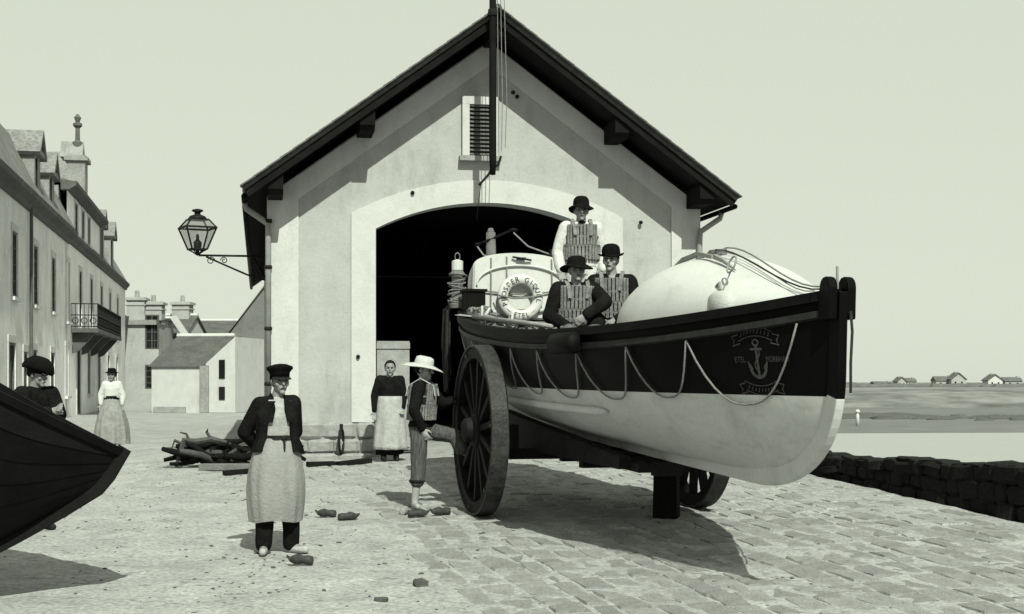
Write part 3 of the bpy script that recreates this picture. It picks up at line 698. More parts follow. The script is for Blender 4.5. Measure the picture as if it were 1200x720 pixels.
# chimney-like stone lucarne with a finial
xl = xs_of(102); b = MB(); b.box((xl, .35, 9.6), (1.15, .7, 2.2)); b.box((xl, .35, 10.55), (1.4, .95, .16)); b.prism([(xl - .6, .1, 10.62), (xl + .6, .1, 10.62), (xl, .1, 11.35)], (0, .9, 0)); lc = b.build('chimney', M['dormer_stone'], hB)
b = MB(); b.lathe([(.22, 11.0), (.22, 11.3), (.10, 11.4), (.09, 11.9), (.19, 12.0), (.19, 12.1), (.08, 12.15), (.15, 12.35), (.03, 12.5)], c=(xl, .35, 0), n=10); b.build('finial', M['cornice_dark'], lc)
XB0, XB1 = xs_of(84), xs_of(117)
b = MB(); b.box(((XB0 + XB1) / 2, -.5, 3.27), (XB1 - XB0, 1.0, .16)); bal = b.build('balcony', M['cornice_dark'], hB)
nbk = 4
for k in range(nbk):
    x = XB0 + .5 + (XB1 - XB0 - 1) * k / (nbk - 1)
    b = MB(); b.prism([(x - .12, 0, 2.4), (x - .12, -.25, 2.5), (x - .12, -.85, 3.18), (x - .12, 0, 3.18)], (.24, 0, 0)); b.build('corbel', M['cornice_dark'], bal)
b = MB()
for (a0, a1) in (((XB0, -.97), (XB1, -.97)), ((XB0, -.97), (XB0, 0)), ((XB1, -.97), (XB1, 0))):
    A, B = V(*a0, 0), V(*a1, 0)
    for z in (3.42, 3.85, 4.28): b.beam(A + V(0, 0, z), B + V(0, 0, z), .04, .035)
    n_ = max(4, int((B - A).length / .16))
    for k in range(n_ + 1):
        p_ = A.lerp(B, k / n_); b.beam(p_ + V(0, 0, 3.35), p_ + V(0, 0, 4.28), .02, .02, up=(1, 0, 0))
        if k % 2 and k < n_: b.torus(p_ + V(0, 0, 3.64), .11, .016, q=Matrix((B - A, V(0, 0, 1), (B - A).cross(V(0, 0, 1)))).transposed().normalized() if False else (Matrix.Rotation(R(90), 3, 'X') if abs((B - A).x) > .5 else Matrix.Rotation(R(90), 3, 'Y')), n=10, k=4)
b.build('railing', M['iron'], bal)
# big roof rising behind house A
bk = thing('rear_house', 'big slate roof rising behind the dormers of the town house', 'building', (-27.5, 62, Z0), 0)
b = MB(); b.box((-.3, 2.6, 3.6), (15.6, 4.6, 7.8)); b.build('wall', M['lit_pale'], bk)
b = MB(); zr = pz(178, 66) - Z0
b.prism([(-9, -.3, 7.4), (-9, 4, zr), (-9, 5, zr - .1), (-9, 5, 7.4)], (16.9, 0, 0)); b.build('roof', M['slate_light'], bk)
b = MB(); b.prism([(-9.5, 1.2, 9.5), (-3.6, 1.2, 9.5), (-6.0, 1.2, zr + .3), (-8.6, 1.2, zr + 2.0)], (0, 3.5, 0)); b.build('gable', M['slate_light'], bk)

def simple_house(name, label, x0, x1, yf, d, eave, ridge, wall, roof, rz=0, ridge_axis='x', wins=(), z0=Z0, overhang=.12, hip=0):
    t = thing(name, label, 'building', ((x0 + x1) / 2, yf, z0), rz); w = x1 - x0
    b = MB(); wall_open(b, -w / 2, w / 2, -.4, eave, [q for q in wins]); 
    b.add([(-w / 2, 0, -.4), (-w / 2, d, -.4), (-w / 2, d, eave), (-w / 2, 0, eave)], [(0, 1, 2, 3)]); b.add([(w / 2, 0, -.4), (w / 2, d, -.4), (w / 2, d, eave), (w / 2, 0, eave)], [(0, 1, 2, 3)]); b.add([(-w / 2, d, -.4), (w / 2, d, -.4), (w / 2, d, eave), (-w / 2, d, eave)], [(0, 1, 2, 3)])
    if ridge_axis == 'x':
        for x in (-w / 2, w / 2): b.add([(x, 0, eave), (x, d, eave), (x, d / 2, ridge)], [(0, 1, 2)])
    else:
        for y in (0, d): b.add([(-w / 2, y, eave), (w / 2, y, eave), (0, y, ridge)], [(0, 1, 2)])
    b.build('wall', M[wall], t)
    for q in wins: window(t, *q, trim=False)
    b = MB()
    if ridge_axis == 'x':
        b.prism([(-w / 2 - overhang, -overhang, eave - .03), (-w / 2 - overhang, d / 2, ridge + .12), (-w / 2 - overhang, d + overhang, eave - .03), (-w / 2 - overhang, d / 2, ridge - .02)], (w + 2 * overhang, 0, 0))
        r_ = b.build('roof', M[roof], t)
        b = MB(); b.tube([(-w / 2 - overhang, d / 2, ridge + .12), (w / 2 + overhang, d / 2, ridge + .12)], .13, 6); b.build('ridge', M['limewash'], r_)
    else:
        b.prism([(-w / 2 - overhang, -overhang, eave - .03), (0, -overhang, ridge + .12), (w / 2 + overhang, -overhang, eave - .03), (0, -overhang, ridge - .02)], (0, d + 2 * overhang, 0)); b.build('roof', M[roof], t)
    return t
def chim(t, x, y, z0, z1, w=.9, m='lit_pale'):
    b = MB(); b.box((x, y, (z0 + z1) / 2), (w, w * .8, z1 - z0)); b.box((x, y, z1 - .12), (w * 1.22, w, .14)); b.box((x, y, z1 - .45), (w * 1.12, w * .9, .08)); c_ = b.build('chimney', M[m], t)
    b = MB(); b.tube([(x, y, z1), (x, y, z1 + .4)], [.16, .13], 8); b.build('chimney_pot', M['granite'], c_)
# C: tall narrow pale house with two chimneys
Y = 84
x0, x1 = px(146, Y), px(181, Y)
wC = x1 - x0
tC = simple_house('narrow_house', 'narrow pale flat fronted house with two thick chimneys', x0, x1, Y, 8, pz(376, Y) - Z0, pz(372, Y) - Z0, 'lit_pale', 'slate', wins=[(wC * .18, wC * .18 + .8, 3.2, 5.2), (wC * .18, wC * .18 + .8, .9, 2.3)])
b = MB(); b.box((0, .1, pz(378, Y) - Z0), (wC + .3, .6, .28)); b.build('cornice', M['dormer_stone'], tC)
chim(tC, px(153, Y) - (x0 + x1) / 2, 1.5, pz(385, Y), pz(347, Y) - Z0, 1.05); chim(tC, px(171, Y) - (x0 + x1) / 2, 1.8, pz(385, Y), pz(352, Y) - Z0, 1.15)
# D: white house with its gable turned to the street
Y = 62
x0, x1 = px(176, Y), px(243, Y); eD = pz(429, Y) - Z0
tD = simple_house('white_house', 'low white house with slate roof and two small gable windows', x0, x1, Y, 6.4, eD, pz(397, Y + 3.2) - Z0, 'limewash', 'slate', rz=R(-9))
wD = x1 - x0
b = MB(); b.prism([(wD / 2, -.02, 0), (wD / 2 + 1.3, -.02, 0), (wD / 2 + 1.3, -.02, (eD + pz(397, Y) - Z0) / 2 + .65), (wD / 2, -.02, eD + .1)], (0, 5.0, 0)); b.build('gable_wing', M['limewash'], tD)
for z0_, z1_ in ((.55, 1.1), (1.45, 2.25)):
    b = MB(); b.box((wD / 2 + .72, -.03, (z0_ + z1_) / 2), (.26, .06, z1_ - z0_)); b.build('window', M['pane'], tD)
b = MB(); b.box((wD / 2 - .05, -.06, eD / 2), (.38, .12, eD)); b.build('corner_stones', M['dormer_stone'], tD)
b = MB(); b.box((-.4, -.05, .12), (wD - 1, .1, .25)); b.build('base_course', M['granite'], tD)
# small houses right of it
Y = 66; tF = simple_house('small_house', 'tiny white house with one ground window beside the low white house', px(271, Y), px(291, Y), Y, 5, pz(437, Y) - Z0, pz(425, Y) - Z0, 'limewash', 'slate', wins=[(-.2, .25, .5, 1.2)])
Y = 72; tF2 = simple_house('small_house', 'small pale lean-to house under the big grey gable', px(289, Y), px(318, Y), Y, 5, pz(447, Y) - Z0, pz(430, Y) - Z0, 'limewash', 'slate')
# E: big grey gable wall behind
Y = 80; x0, x1 = px(268, Y), px(375, Y)
tE = simple_house('grey_house', 'large grey rendered house gable partly hidden by the boathouse', x0, x1, Y, 12, pz(393, Y) - Z0, pz(322, Y) - Z0, 'grey_render', 'slate', ridge_axis='y', wins=[(-2.5 + .3, -2.5 + .7, 3.0, 3.8)])
# G: long dark roof, H: house with chimney
Y = 92; simple_house('long_house', 'long dark slate roof behind the low white house', px(208, Y), px(285, Y), Y, 8, pz(404, Y) - Z0, pz(378, Y + 4) - Z0, 'limewash', 'slate')
Y = 88; tH = simple_house('chimney_house', 'steep slate roofed house with one square chimney behind the narrow house', px(168, Y), px(212, Y), Y, 6, pz(402, Y) - Z0, pz(372, Y + 3) - Z0, 'limewash', 'slate', rz=R(-6))
chim(tH, px(195, Y) - px(190, Y), 3, pz(380, Y) - Z0, pz(351, Y) - Z0, 1.1)
b = MB(); b.beam((px(205, Y) - px(190, Y), -.2, pz(372, Y) - Z0), (px(226, Y) - px(190, Y), -.2, pz(402, Y) - Z0), .5, .28); b.build('gable_coping', M['limewash'], tH)

# ------------------------------------------------------------------ lifeboat
S0, SB, SS = 0.95, 5.92, -4.5
BB = 0.70                                     # height of the boat's origin
zs_c = np.polyfit([-4.5, -2.5, 0, 2, 4, 5, 5.95], [2.80, 2.43, 2.19, 2.06, 2.08, 2.15, 2.25], 4)
zk_c = np.polyfit([-4.5, 0, 2.38, 3.64, 4.7, 5.9], [1.15, .93, .825, .76, .715, .69], 2)
def zsh(s): return float(np.polyval(zs_c, s))
def zke(s): return float(np.polyval(zk_c, s)) + .09
def zpaint(s): return 1.47 + .0105 * (5.95 - s)
def fstem(v):
    x = min(v / .6, 1); return (1 - (1 - x) ** 2.5) ** .6 * .95 + .05 * v
def s_end(v, fwd): return (4.62 + (SB - 4.62) * fstem(v)) if fwd else (-3.6 + (SS + 3.6) * fstem(v))
def ymid(v): return 1.15 * max(0, 1 - (1 - v) ** 2.4) ** .60
def hull_y(s, z):
    v = min(1.1, max(0, (z - zke(s)) / (zsh(s) - zke(s)))); fwd = s > S0
    q = min(1, abs(s - S0) / abs(s_end(min(v, 1), fwd) - S0)); p = (1.75 + .85 * v) if fwd else (2.2 + 1.4 * v)
    return ymid(min(v, 1)) * (1 - q ** p)
def hull_pt(q, v):
    fwd = q >= 0; s = S0 + abs(q) * (s_end(v, fwd) - S0)
    p = (1.75 + .85 * v) if fwd else (2.2 + 1.4 * v)
    return s, ymid(v) * (1 - abs(q) ** p), zke(s) + v * (zsh(s) - zke(s))
boat = thing('lifeboat', 'double ended pulling lifeboat with black topsides and white bottom on its carriage', 'boat', (0.88, 16.43, BB), math.atan2(HY, HX))
def B(s, y, z): return V(s, y, z - BB)
BM = Matrix.Translation((0.88, 16.43, BB)) @ Matrix.Rotation(math.atan2(HY, HX), 4, 'Z')
def BWd(s, y, z): return BM @ B(s, y, z)
NQ = 61; NL, NU = 14, 10
qs = [math.sin(math.pi / 2 * (2 * i / (NQ - 1) - 1)) for i in range(NQ)]
def v_of(q, j):
    v = .45
    for _ in range(12):
        s, y, z = hull_pt(q, min(1, max(0.02, v))); vp = (zpaint(s) - zke(s)) / (zsh(s) - zke(s))
        v = vp * ((j / NL) ** 1.35) if j <= NL else vp + (1 - vp) * (j - NL) / NU
    return min(1, max(0, v))
hb = MB(); NR = NL + NU + 1
for side in (-1, 1):
    k0 = len(hb.v)
    for q in qs:
        for j in range(NR):
            s, y, z = hull_pt(q, v_of(q, j)); hb.v.append(tuple(B(s, side * y, z)))
    for i in range(NQ - 1):
        for j in range(NR - 1):
            a = k0 + i * NR + j; hb.f.append((a, a + NR, a + NR + 1, a + 1)); hb.mi.append(0 if j < NL else 1)
me = hb.mesh('hull', [M['boat_white'], M['black_paint']], True)
hull = link('hull', me, boat)
bm = bmesh.new(); bm.from_mesh(me); bmesh.ops.remove_doubles(bm, verts=bm.verts, dist=.002); bmesh.ops.recalc_face_normals(bm, faces=bm.faces); bm.to_mesh(me); bm.free()
# keel and stem, white below the paint line and black above
def profile(fwd):
    pts = []
    for i in range(28):
        v = (i / 27) ** 1.6; s = s_end(v, fwd); pts.append((s, zke(s) + v * (zsh(s) - zke(s))))
    return pts
st = profile(True); sn = profile(False)
path = [(s, z) for s, z in reversed(sn)] + [(s, zke(s)) for s in np.linspace(-3.4, 4.4, 20)] + st
def offs(path, d):
    out = []
    for i, (s, z) in enumerate(path):
        a = path[max(i - 1, 0)]; c = path[min(i + 1, len(path) - 1)]; tx, tz = c[0] - a[0], c[1] - a[1]; L = math.hypot(tx, tz); out.append((s + tz / L * d, z - tx / L * d))
    return out
ou = offs(path, .085); inn_ = offs(path, -.06)
low = MB(); up = MB()
rings_ = [[B(inn_[i][0], -.045, inn_[i][1]), B(ou[i][0], -.035, ou[i][1]), B(ou[i][0], .035, ou[i][1]), B(inn_[i][0], .045, inn_[i][1])] for i in range(len(path))]
idx = [i for i in range(len(path)) if path[i][1] < zpaint(path[i][0]) + .03]
low.rings(rings_[idx[0]:idx[-1] + 1]); up.rings(rings_[idx[-1]:]); st2 = MB(); st2.rings(rings_[:idx[0] + 1]); st2.build('sternpost', M['black_paint'], boat, bevel=.008)
low.build('keel', M['boat_white'], boat, bevel=.008); up.build('stem', M['black_paint'], boat, bevel=.008)
# gunwale, rubbing strake, bilge keels
def along(f_off, zf, s0, s1, n, side):
    out = []
    for i in range(n + 1):
        s = s0 + (s1 - s0) * i / n; z = zf(s); out.append(B(s, side * (hull_y(s, min(z, zsh(s))) + f_off), z))
    return out
for side in (-1, 1):
    pts = along(.0, lambda s: zsh(s) + .0, -4.46, 5.89, 70, side)
    b = MB(); b.rings([[p + V(0, side * .04, .025), p + V(0, side * .045, -.05), p + V(0, -side * .07, -.05), p + V(0, -side * .07, .025)] for p in pts]); b.build('gunwale', M['dull_black'], boat, smooth=True, sharp=40)
    b = MB(); pts = along(.018, lambda s: zsh(s) - .145, -4.42, 5.86, 70, side); b.rings([[p + V(0, -side * .03, .036), p + V(0, side * .022, .024), p + V(0, side * .022, -.024), p + V(0, -side * .03, -.036)] for p in pts]); b.build('rubbing_strake', M['strake_grey'], boat, smooth=True, sharp=50)
    b = MB(); pts = along(.03, lambda s: zke(s) + .36 + .02 * s, -2.6, 2.9, 30, side); b.tube(pts, [.02] + [.042] * 29 + [.02], 8); b.build('bilge_keel', M['deck_white'], boat, smooth=True)
# deck, thwarts, inner lining
b = MB(); L_ = []; R_ = []
for i in range(41):
    s = -4.3 + 10 * i / 40; z = 1.62 - .03 * s if -2.8 < s < 2.8 else zsh(s) - .12
    yy = max(.005, hull_y(s, z) - .05); L_.append(B(s, -yy, z)); R_.append(B(s, yy, z))
b.add(L_ + R_, [(i, i + 1, i + 42, i + 41) for i in range(40)]); b.build('deck', M['grey_wood'], boat)
for s, z in ((-1.9, 2.18), (-.35, 1.94), (.95, 1.95), (2.1, 1.9)):
    w = hull_y(s, z) - .06; b = MB(); b.box(B(s, 0, z - .03), (.30, 2 * w, .05)); b.build('thwart', M['pale_wood'], boat, bevel=.006)
# fore turtle deck (air case)
def fdeck(s):
    t = (s - 2.95) / .95; e = math.sqrt(max(0, 1 - (1 - min(1, max(0, t))) ** 2)); f = 1 - smooth01((s - 3.75) / 2.2) * .96
    return e, .64 * f * e
b = MB(); rs = []; n = 26
for i in range(46):
    s = 2.955 + (5.84 - 2.955) * (i / 45) ** 1.4; e, h = fdeck(s); w = max(.012, hull_y(s, zsh(s)) - .04) * (.45 + .55 * e) ; base = zsh(s) - .06
    rs.append([B(s, -w * math.cos(math.pi * j / n), base + (h + .03) * max(0, math.sin(math.pi * j / n)) ** .72) for j in range(n + 1)])
b.rings(rs, close=False, caps=False); b.add(rs[0], [tuple(range(n + 1))]); b.build('fore_turtle_deck', M['deck_white'], boat, smooth=True)
# aft air case: tall white box with rounded top
b = MB(); rs = []; n = 22
def aft_sec(s):
    f = (s + 4.35) / 1.35; w = .30 + .34 * math.sqrt(max(0, f)); top = 3.30 + (s + 3) * .05 - .12 * (1 - f); sh = top - .20; z0 = zsh(s) - .1
    P = [B(s, -w, z0), B(s, -w * 1.02, (z0 + sh) / 2), B(s, -w, sh)]
    for j in range(1, n): a = math.pi * (1 - j / n); P.append(B(s, w * math.cos(a), sh + (top - sh) * max(0, math.sin(a)) ** .8))
    return P + [B(s, w, sh), B(s, w * 1.02, (z0 + sh) / 2), B(s, w, z0)]
for i in range(13): rs.append(aft_sec(-4.33 + 1.33 * i / 12))
r0 = rs[-1]; cen = sum(r0, V(0, 0, 0)) / len(r0)
rs.append([cen + (p - cen) * .965 + V(.035, 0, 0) for p in r0])
b.rings(rs); aft = b.build('aft_air_case', M['deck_white'], boat, smooth=True, sharp=35)
# mouldings and lashings on the air case
def face_arch(dz, wf):
    P = []
    for j in range(n + 1):
        a = math.pi * (1 - j / n); P.append(B(-2.94, .60 * wf * math.cos(a), 2.86 + dz + .27 * max(0, math.sin(a)) ** .9))
    return P
b = MB(); b.tube(face_arch(.0, 1.0), .014, 6); b.build('moulding', M['deck_white'], aft)
for y in (-.42, -.20, .44):
    b = MB(); b.tube([B(-2.935, y, 2.30), B(-2.935, y * .98, 2.8), B(-2.945, y * .97, 3.16 + .1 * (1 - abs(y))), B(-3.3, y * .95, 3.22 + .05 * (1 - abs(y))), B(-4.0, y * .8, 3.08)], .010, 5); b.build('lashing', M['rope'], aft)
b = MB(); b.tube([B(-3.6, -.585, 2.84), B(-3.0, -.66, 2.80), B(-2.935, -.6, 2.79), B(-2.93, 0, 2.74), B(-2.935, .6, 2.80)], .012, 5); b.tube([B(-3.2, -.66, 2.62), B(-2.935, -.6, 2.56), B(-2.93, -.1, 2.42)], .012, 5); b.tube([B(-2.935, .2, 2.5), B(-2.935, .6, 2.6)], .012, 5); b.build('lashing', M['rope'], aft)
b = MB(); b.box(B(-2.93, 0, 3.22), (.05, .12, .03)); b.tube([B(-2.93, -.12, 3.24), B(-2.9, 0, 3.22), B(-2.93, .14, 3.2)], .014, 6); b.build('cleat', M['iron'], aft); b = MB(); b.tube([B(-3.05, .45, 3.1), B(-3.05, .45, 3.36)], .02, 6); b.build('pin', M['iron'], aft)
# mast crutch behind the air case
b = MB(); b.tube([B(-3.55, -.25, 3.0), B(-3.55, -.26, 3.62)], [.075, .065], 10); b.tube([B(-3.55, -.26, 3.6), B(-3.55, -.26, 3.68)], [.065, .03], 10); cr = b.build('mast_crutch', M['grey_wood'], boat, smooth=True)
b = MB(); b.tube([B(-3.5, -.46, 3.45), B(-3.5, -.26, 3.53), B(-3.5, .03, 3.66)], .016, 8); b.ell(B(-3.5, .05, 3.66), (.03, .06, .025)); b.ell(B(-3.5, -.46, 3.45), (.03, .04, .025)); b.build('yoke_arm', M['dull_black'], cr, smooth=True)
b = MB(); b.tube([B(-3.5, .05, 3.62), B(-3.3, .2, 3.42), B(-3.1, .45, 3.3), B(-3.0, .55, 3.2)], .012, 5); b.tube([B(-3.5, -.46, 3.42), B(-3.4, -.40, 3.3), B(-3.3, -.30, 3.25)], .012, 5); b.build('yoke_line', M['rope'], cr)
# stem head with its two rounded fairlead horns
for y in (-.075, .075):
    b = MB(); poly = [B(5.80, y - .035, 2.04), B(5.98, y - .035, 2.04), B(5.99, y - .035, 2.26)]
    for k in range(9): a = math.pi * k / 8; poly.append(B(5.905 + .085 * math.cos(a), y - .035, 2.275 + .085 * math.sin(a)))
    poly.append(B(5.80, y - .035, 2.18)); b.prism(poly, (0, .07, 0)); b.build('fairlead_horn', M['black_paint'], boat, bevel=.012)
b = MB(); b.tube([B(5.91, -.07, 2.20), B(5.91, .07, 2.20)], .035, 8); b.build('fairlead_roller', M['iron'], boat)
b = MB(); b.tube([B(5.86, .02, 2.26), B(5.86, .02, 2.44)], .012, 6); b.build('pin', M['zinc'], boat)
b = MB(); b.tube([B(6.01, .05, 2.10), B(6.015, .06, 1.95), B(6.01, .05, 1.72), B(6.0, .055, 1.50)], .012, 6); b.build('hanging_line', M['dark_rope'], boat)
# ropes led over the fore deck to the stem
for k, (dy, dz) in enumerate(((-.04, 0), (.02, .02), (-.07, -.015))):
    b = MB(); P = []
    for i in range(14):
        s = 3.35 + (5.82 - 3.35) * i / 13; e, h = fdeck(s); P.append(B(s, -.06 + dy * (1 + .8 * math.sin(i * .35 + k)) , zsh(s) - .03 + h + .035 + dz + .03 * math.sin(math.pi * i / 13)))
    b.tube(P, .007 if k < 2 else .005, 6); b.build('bow_rope', M['dark_rope'] if k < 1 else M['rope'], boat)
# fender on the gunwale and strap bag on the fore deck
yf = hull_y(2.8, zsh(2.8))
b = MB(); b.tube([B(2.52, -yf - .09, zsh(2.6) - .12), B(2.54, -yf - .10, zsh(2.6) - .12), B(3.0, -yf - .06, zsh(2.9) - .12), B(3.02, -yf - .05, zsh(2.9) - .12)], [.08, .10, .10, .08], 12); b.build('fender', M['dull_black'], boat, smooth=True)
# grab lines looped along both sides
knots = [-2.9, -1.95, -1.0, -.05, .9, 1.85, 2.85, 3.75, 4.55, 5.62]
for side in (-1, 1):
    for a, c in zip(knots[:-1], knots[1:]):
        P = []
        for i in range(17):
            f = i / 16; s = a + (c - a) * f; dip = (.45 if c < 5 else .56) * (1 - abs(2 * f - 1) ** 2.7)
            z = zsh(s) - .185 - dip - (0 if c < 5 else .0); P.append(B(s, side * (hull_y(s, z) + .018 + .012), z))
        b = MB(); b.tube(P, .009, 6); b.build('grab_line', M['rope'], boat, smooth=True)
# painted emblem on the bow: anchor between two scrolls and the words ETEL and MORBIHAN
EC_S, EC_Z = 5.22, 1.745
def on_hull(u, w, off=.006):
    u *= .92; w *= .92        # u metres towards the bow, w metres up, on the near (camera) side
    s = EC_S + u; z = EC_Z + w; return B(s, -(hull_y(s, z) + off), z)
def ribbon(mb, pts, w, n=1):
    P = []
    for i, (u, h) in enumerate(pts):
        a = pts[max(i - 1, 0)]; c = pts[min(i + 1, len(pts) - 1)]; tx, tz = c[0] - a[0], c[1] - a[1]; L = math.hypot(tx, tz) or 1
        ww = w[i] if isinstance(w, list) else w
        P.append((on_hull(u - tz / L * ww, h + tx / L * ww), on_hull(u + tz / L * ww, h - tx / L * ww)))
    mb.add([p for pr in P for p in pr], [(2 * i, 2 * i + 1, 2 * i + 3, 2 * i + 2) for i in range(len(P) - 1)])
em = MB()
ribbon(em, [(0, .14), (0, .1), (0, 0), (0, -.13)], .012)
ribbon(em, [(-.06, .10), (.06, .10)], .010)
ribbon(em, [(.028 * math.cos(t), .155 + .026 * math.sin(t)) for t in np.linspace(0, 2 * math.pi, 13)], .007)
ribbon(em, [(.085 * math.sin(t), -.03 - .11 * math.cos(t)) for t in np.linspace(-1.35, 1.35, 15)], [.004] + [.014] * 13 + [.004])
for sx in (-1, 1): ribbon(em, [(sx * .10, .0), (sx * .08, -.05), (sx * .055, -.07)], [.002, .018, .002])
ribbon(em, [(.03 * math.sin(t * 3), .12 - t * .1) for t in np.linspace(0, 2.2, 16)], .006)
emb = em.build('emblem', M['emblem'], boat)
for zc, sg in ((.205, 1), (-.205, -1)):
    b = MB(); P = [(u, zc + sg * .045 * (1 - (u / .17) ** 2)) for u in np.linspace(-.17, .17, 17)]
    ribbon(b, [(u, h + .038) for u, h in P], .004); ribbon(b, [(u, h - .038) for u, h in P], .004)
    for sx in (-1, 1):
        e = [(sx * .15, zc - .055), (sx * .235, zc - .075), (sx * .21, zc - .035), (sx * .235, zc + .005), (sx * .17, zc + .02)]; ribbon(b, e, .006)
    for k in range(9): u = -.135 + k * .034; h = zc + sg * .045 * (1 - (u / .17) ** 2); ribbon(b, [(u - .006, h - .015), (u + .006, h + .015)], .0045)
    b.build('scroll', M['emblem'], emb)
for word, uc in (('ETEL', -.18), ('MORBIHAN', .20)):
    vs_, fs_ = text_mesh(word, .07); sxx = .80 if word == 'ETEL' else .62
    b = MB(); b.add([on_hull(uc + x * sxx, y - .01) for x, y, z in vs_], fs_); b.build('lettering', M['emblem'], emb)
# clutter on the aft gunwale
b = MB(); rnd = random.Random(31)
P = [B(-2.75 + .1 * math.cos(t) * 1.6 + t * .035, -.70 + .12 * math.sin(t) - .004 * t, zsh(-2.4) + .05 + .03 * math.sin(t * 2.3) + .02 * rnd.random()) for t in np.linspace(0, 30, 160)]
b.tube(P, .013, 5); rc = b.build('rope_coil', M['rope'], None); tag(rc, 'loose heap of rope on the gunwale below the lifebuoy', 'rope')
rc.matrix_world = BM
for k, dy in enumerate((-.06, .05)):
    pass

# lifebuoy lettered around the ring
lbm = BWd(-2.86, -.03, 2.70)
lb = thing('lifebuoy', 'white lettered lifebuoy ring hanging on the aft air case', 'lifebuoy', lbm)
lb.rotation_euler = (0, 0, math.atan2(HY, HX) + R(90))     # local -Y faces the bow
b = MB(); R0, r0_ = .24, .075; rs = []
for i in range(41):
    a = 2 * math.pi * i / 40; rs.append([V((R0 + r0_ * .95 * math.cos(t)) * math.sin(a), -.05 * math.sin(t) * 1.0, (R0 + r0_ * .95 * math.cos(t)) * math.cos(a)) for t in [2 * math.pi * j / 14 for j in range(14)]])
b.rings(rs, True, False); ringo = b.build('ring', M['deck_white'], lb, smooth=True)
def ring_text(word, a0, a1, size, inward=False):
    n_ = len(word)
    for i, ch in enumerate(word):
        if ch == ' ': continue
        a = R(a0 + (a1 - a0) * i / (n_ - 1)); vs_, fs_ = text_mesh(ch, size); b = MB(); Q = []
        for x, y, z in vs_:
            yy = y - size * .34
            if inward: yy = -yy; x = -x; q = V(x, -.056, yy)
            else: q = V(x, -.056, yy)
            # rotate glyph about the ring axis so its top points outwards (or inwards)
            Q.append(V(math.sin(a) * (R0 + q.z) + math.cos(a) * q.x, q.y, math.cos(a) * (R0 + q.z) - math.sin(a) * q.x))
        b.add(Q, fs_); b.build('letter', M['letter'], lb)
ring_text('PROSPER GIQUEL', -112, 100, .095)
ring_text('ETEL', 200, 160, .085, inward=True)
b = MB(); b.tube([(-.34, -.02, .05), (-.31, -.07, .02), (-.1, -.06, -.02), (.12, -.06, .0), (.33, -.06, .04)], .012, 6); b.build('grab_rope', M['rope'], lb)
for a in (45, 135, 225, 315):
    b = MB(); b.torus((R0 * math.sin(R(a)), 0, R0 * math.cos(R(a))), .078, .008, q=Matrix.Rotation(R(a), 3, 'Y') @ Matrix.Rotation(R(90), 3, 'X') @ Matrix.Rotation(R(90), 3, 'X') @ Matrix.Diagonal((1, .72, 1)), n=16, k=5); b.build('band', M['deck_white'], lb)

# caged signal lamp lashed on the quarter
lp_ = BWd(-3.05, -.84, zsh(-3.05) + .04)
sl_ = thing('signal_lamp', 'rope lashed white topped lamp standing on the lifeboat quarter', 'lamp', lp_)
b = MB(); b.lathe([(.10, 0), (.11, .05), (.08, .1), (.075, .42), (.10, .45), (.07, .5), (.07, .6), (.06, .62)], n=14); b.build('body', M['grey_wood'], sl_, smooth=True, sharp=40)
b = MB(); b.lathe([(.075, .50), (.075, .62), (.02, .64)], n=14); b.build('top', M['deck_white'], sl_, smooth=True, sharp=40)
b = MB()
b.tube([(.112 * math.cos(t) * (1 + .15 * math.sin(t * .7)), .112 * math.sin(t) * (1 + .15 * math.cos(t * .9)), .03 + .0068 * t + .05 * math.sin(t * .61)) for t in np.linspace(0, 58, 260)], .009, 5)
b.build('lashing', M['rope'], sl_)
b = MB(); b.torus((0, 0, .68), .032, .005, q=Matrix.Rotation(R(90), 3, 'X') @ Matrix.Diagonal((1, 1.5, 1)), n=16, k=5); b.build('handle', M['rope'], sl_)
bx = thing('deck_box', 'small dark wooden box beside the lashed lamp', 'box', BWd(-2.72, -.70, zsh(-2.72) - .02), math.atan2(HY, HX))
b = MB(); b.box((0, 0, .15), (.26, .26, .30)); b.build('body', M['dull_black'], bx, bevel=.01)
b = MB(); b.box((0, 0, .32), (.30, .30, .035)); b.build('lid', M['dull_black'], bx)
# rope hank hanging outside the stern
b = MB(); rnd = random.Random(8)
for k in range(16):
    s = -3.25 + rnd.uniform(-.12, .12); y0 = -.93 + rnd.uniform(-.03, .03)
    b.tube([B(s, y0 + .08, zsh(s) + .06), B(s + .02, y0 - .01, zsh(s) - .02), B(s + rnd.uniform(-.05, .05), y0 - .02, zsh(s) - .45), B(s + rnd.uniform(-.06, .06), y0 + .01, zsh(s) - .8 - rnd.random() * .35)], .014, 5)
o = b.build('rope_hank', M['dark_rope']); tag(o, 'dark hank of rope hanging over the lifeboat quarter', 'rope'); o.matrix_world = BM
# oars and a boathook lying along the near gunwale
def oar(name, a, c, label, blade=True):
    A, C_ = BWd(*a), BWd(*c); d = C_ - A
    t = thing(name, label, 'oar' if blade else 'pole', A); q = d.to_track_quat('X', 'Z'); t.rotation_euler = q.to_euler(); L = d.length
    b = MB(); b.tube([(0, 0, 0), (L * .7, 0, 0), (L, 0, 0)], [.026, .028, .022], 8); b.build('shaft', M['pale_wood'], t, smooth=True)
    if blade:
        b = MB(); b.rings([[V(x, -w, 0), V(x, 0, .014), V(x, w, 0), V(x, 0, -.014)] for x, w in ((0, .02), (-.2, .06), (-.6, .075), (-.8, .07))]); b.build('blade', M['pale_wood'], t)
    else:
        b = MB(); b.tube([(L, 0, 0), (L + .12, 0, 0), (L + .14, .05, 0), (L + .08, .08, 0)], .012, 6); b.build('hook', M['iron'], t)
oar('oar', (-1.6, -.97, zsh(-1.6) + .055), (1.9, -1.02, zsh(1.9) + .055), 'pale oar lying along the near gunwale below the seated crew')
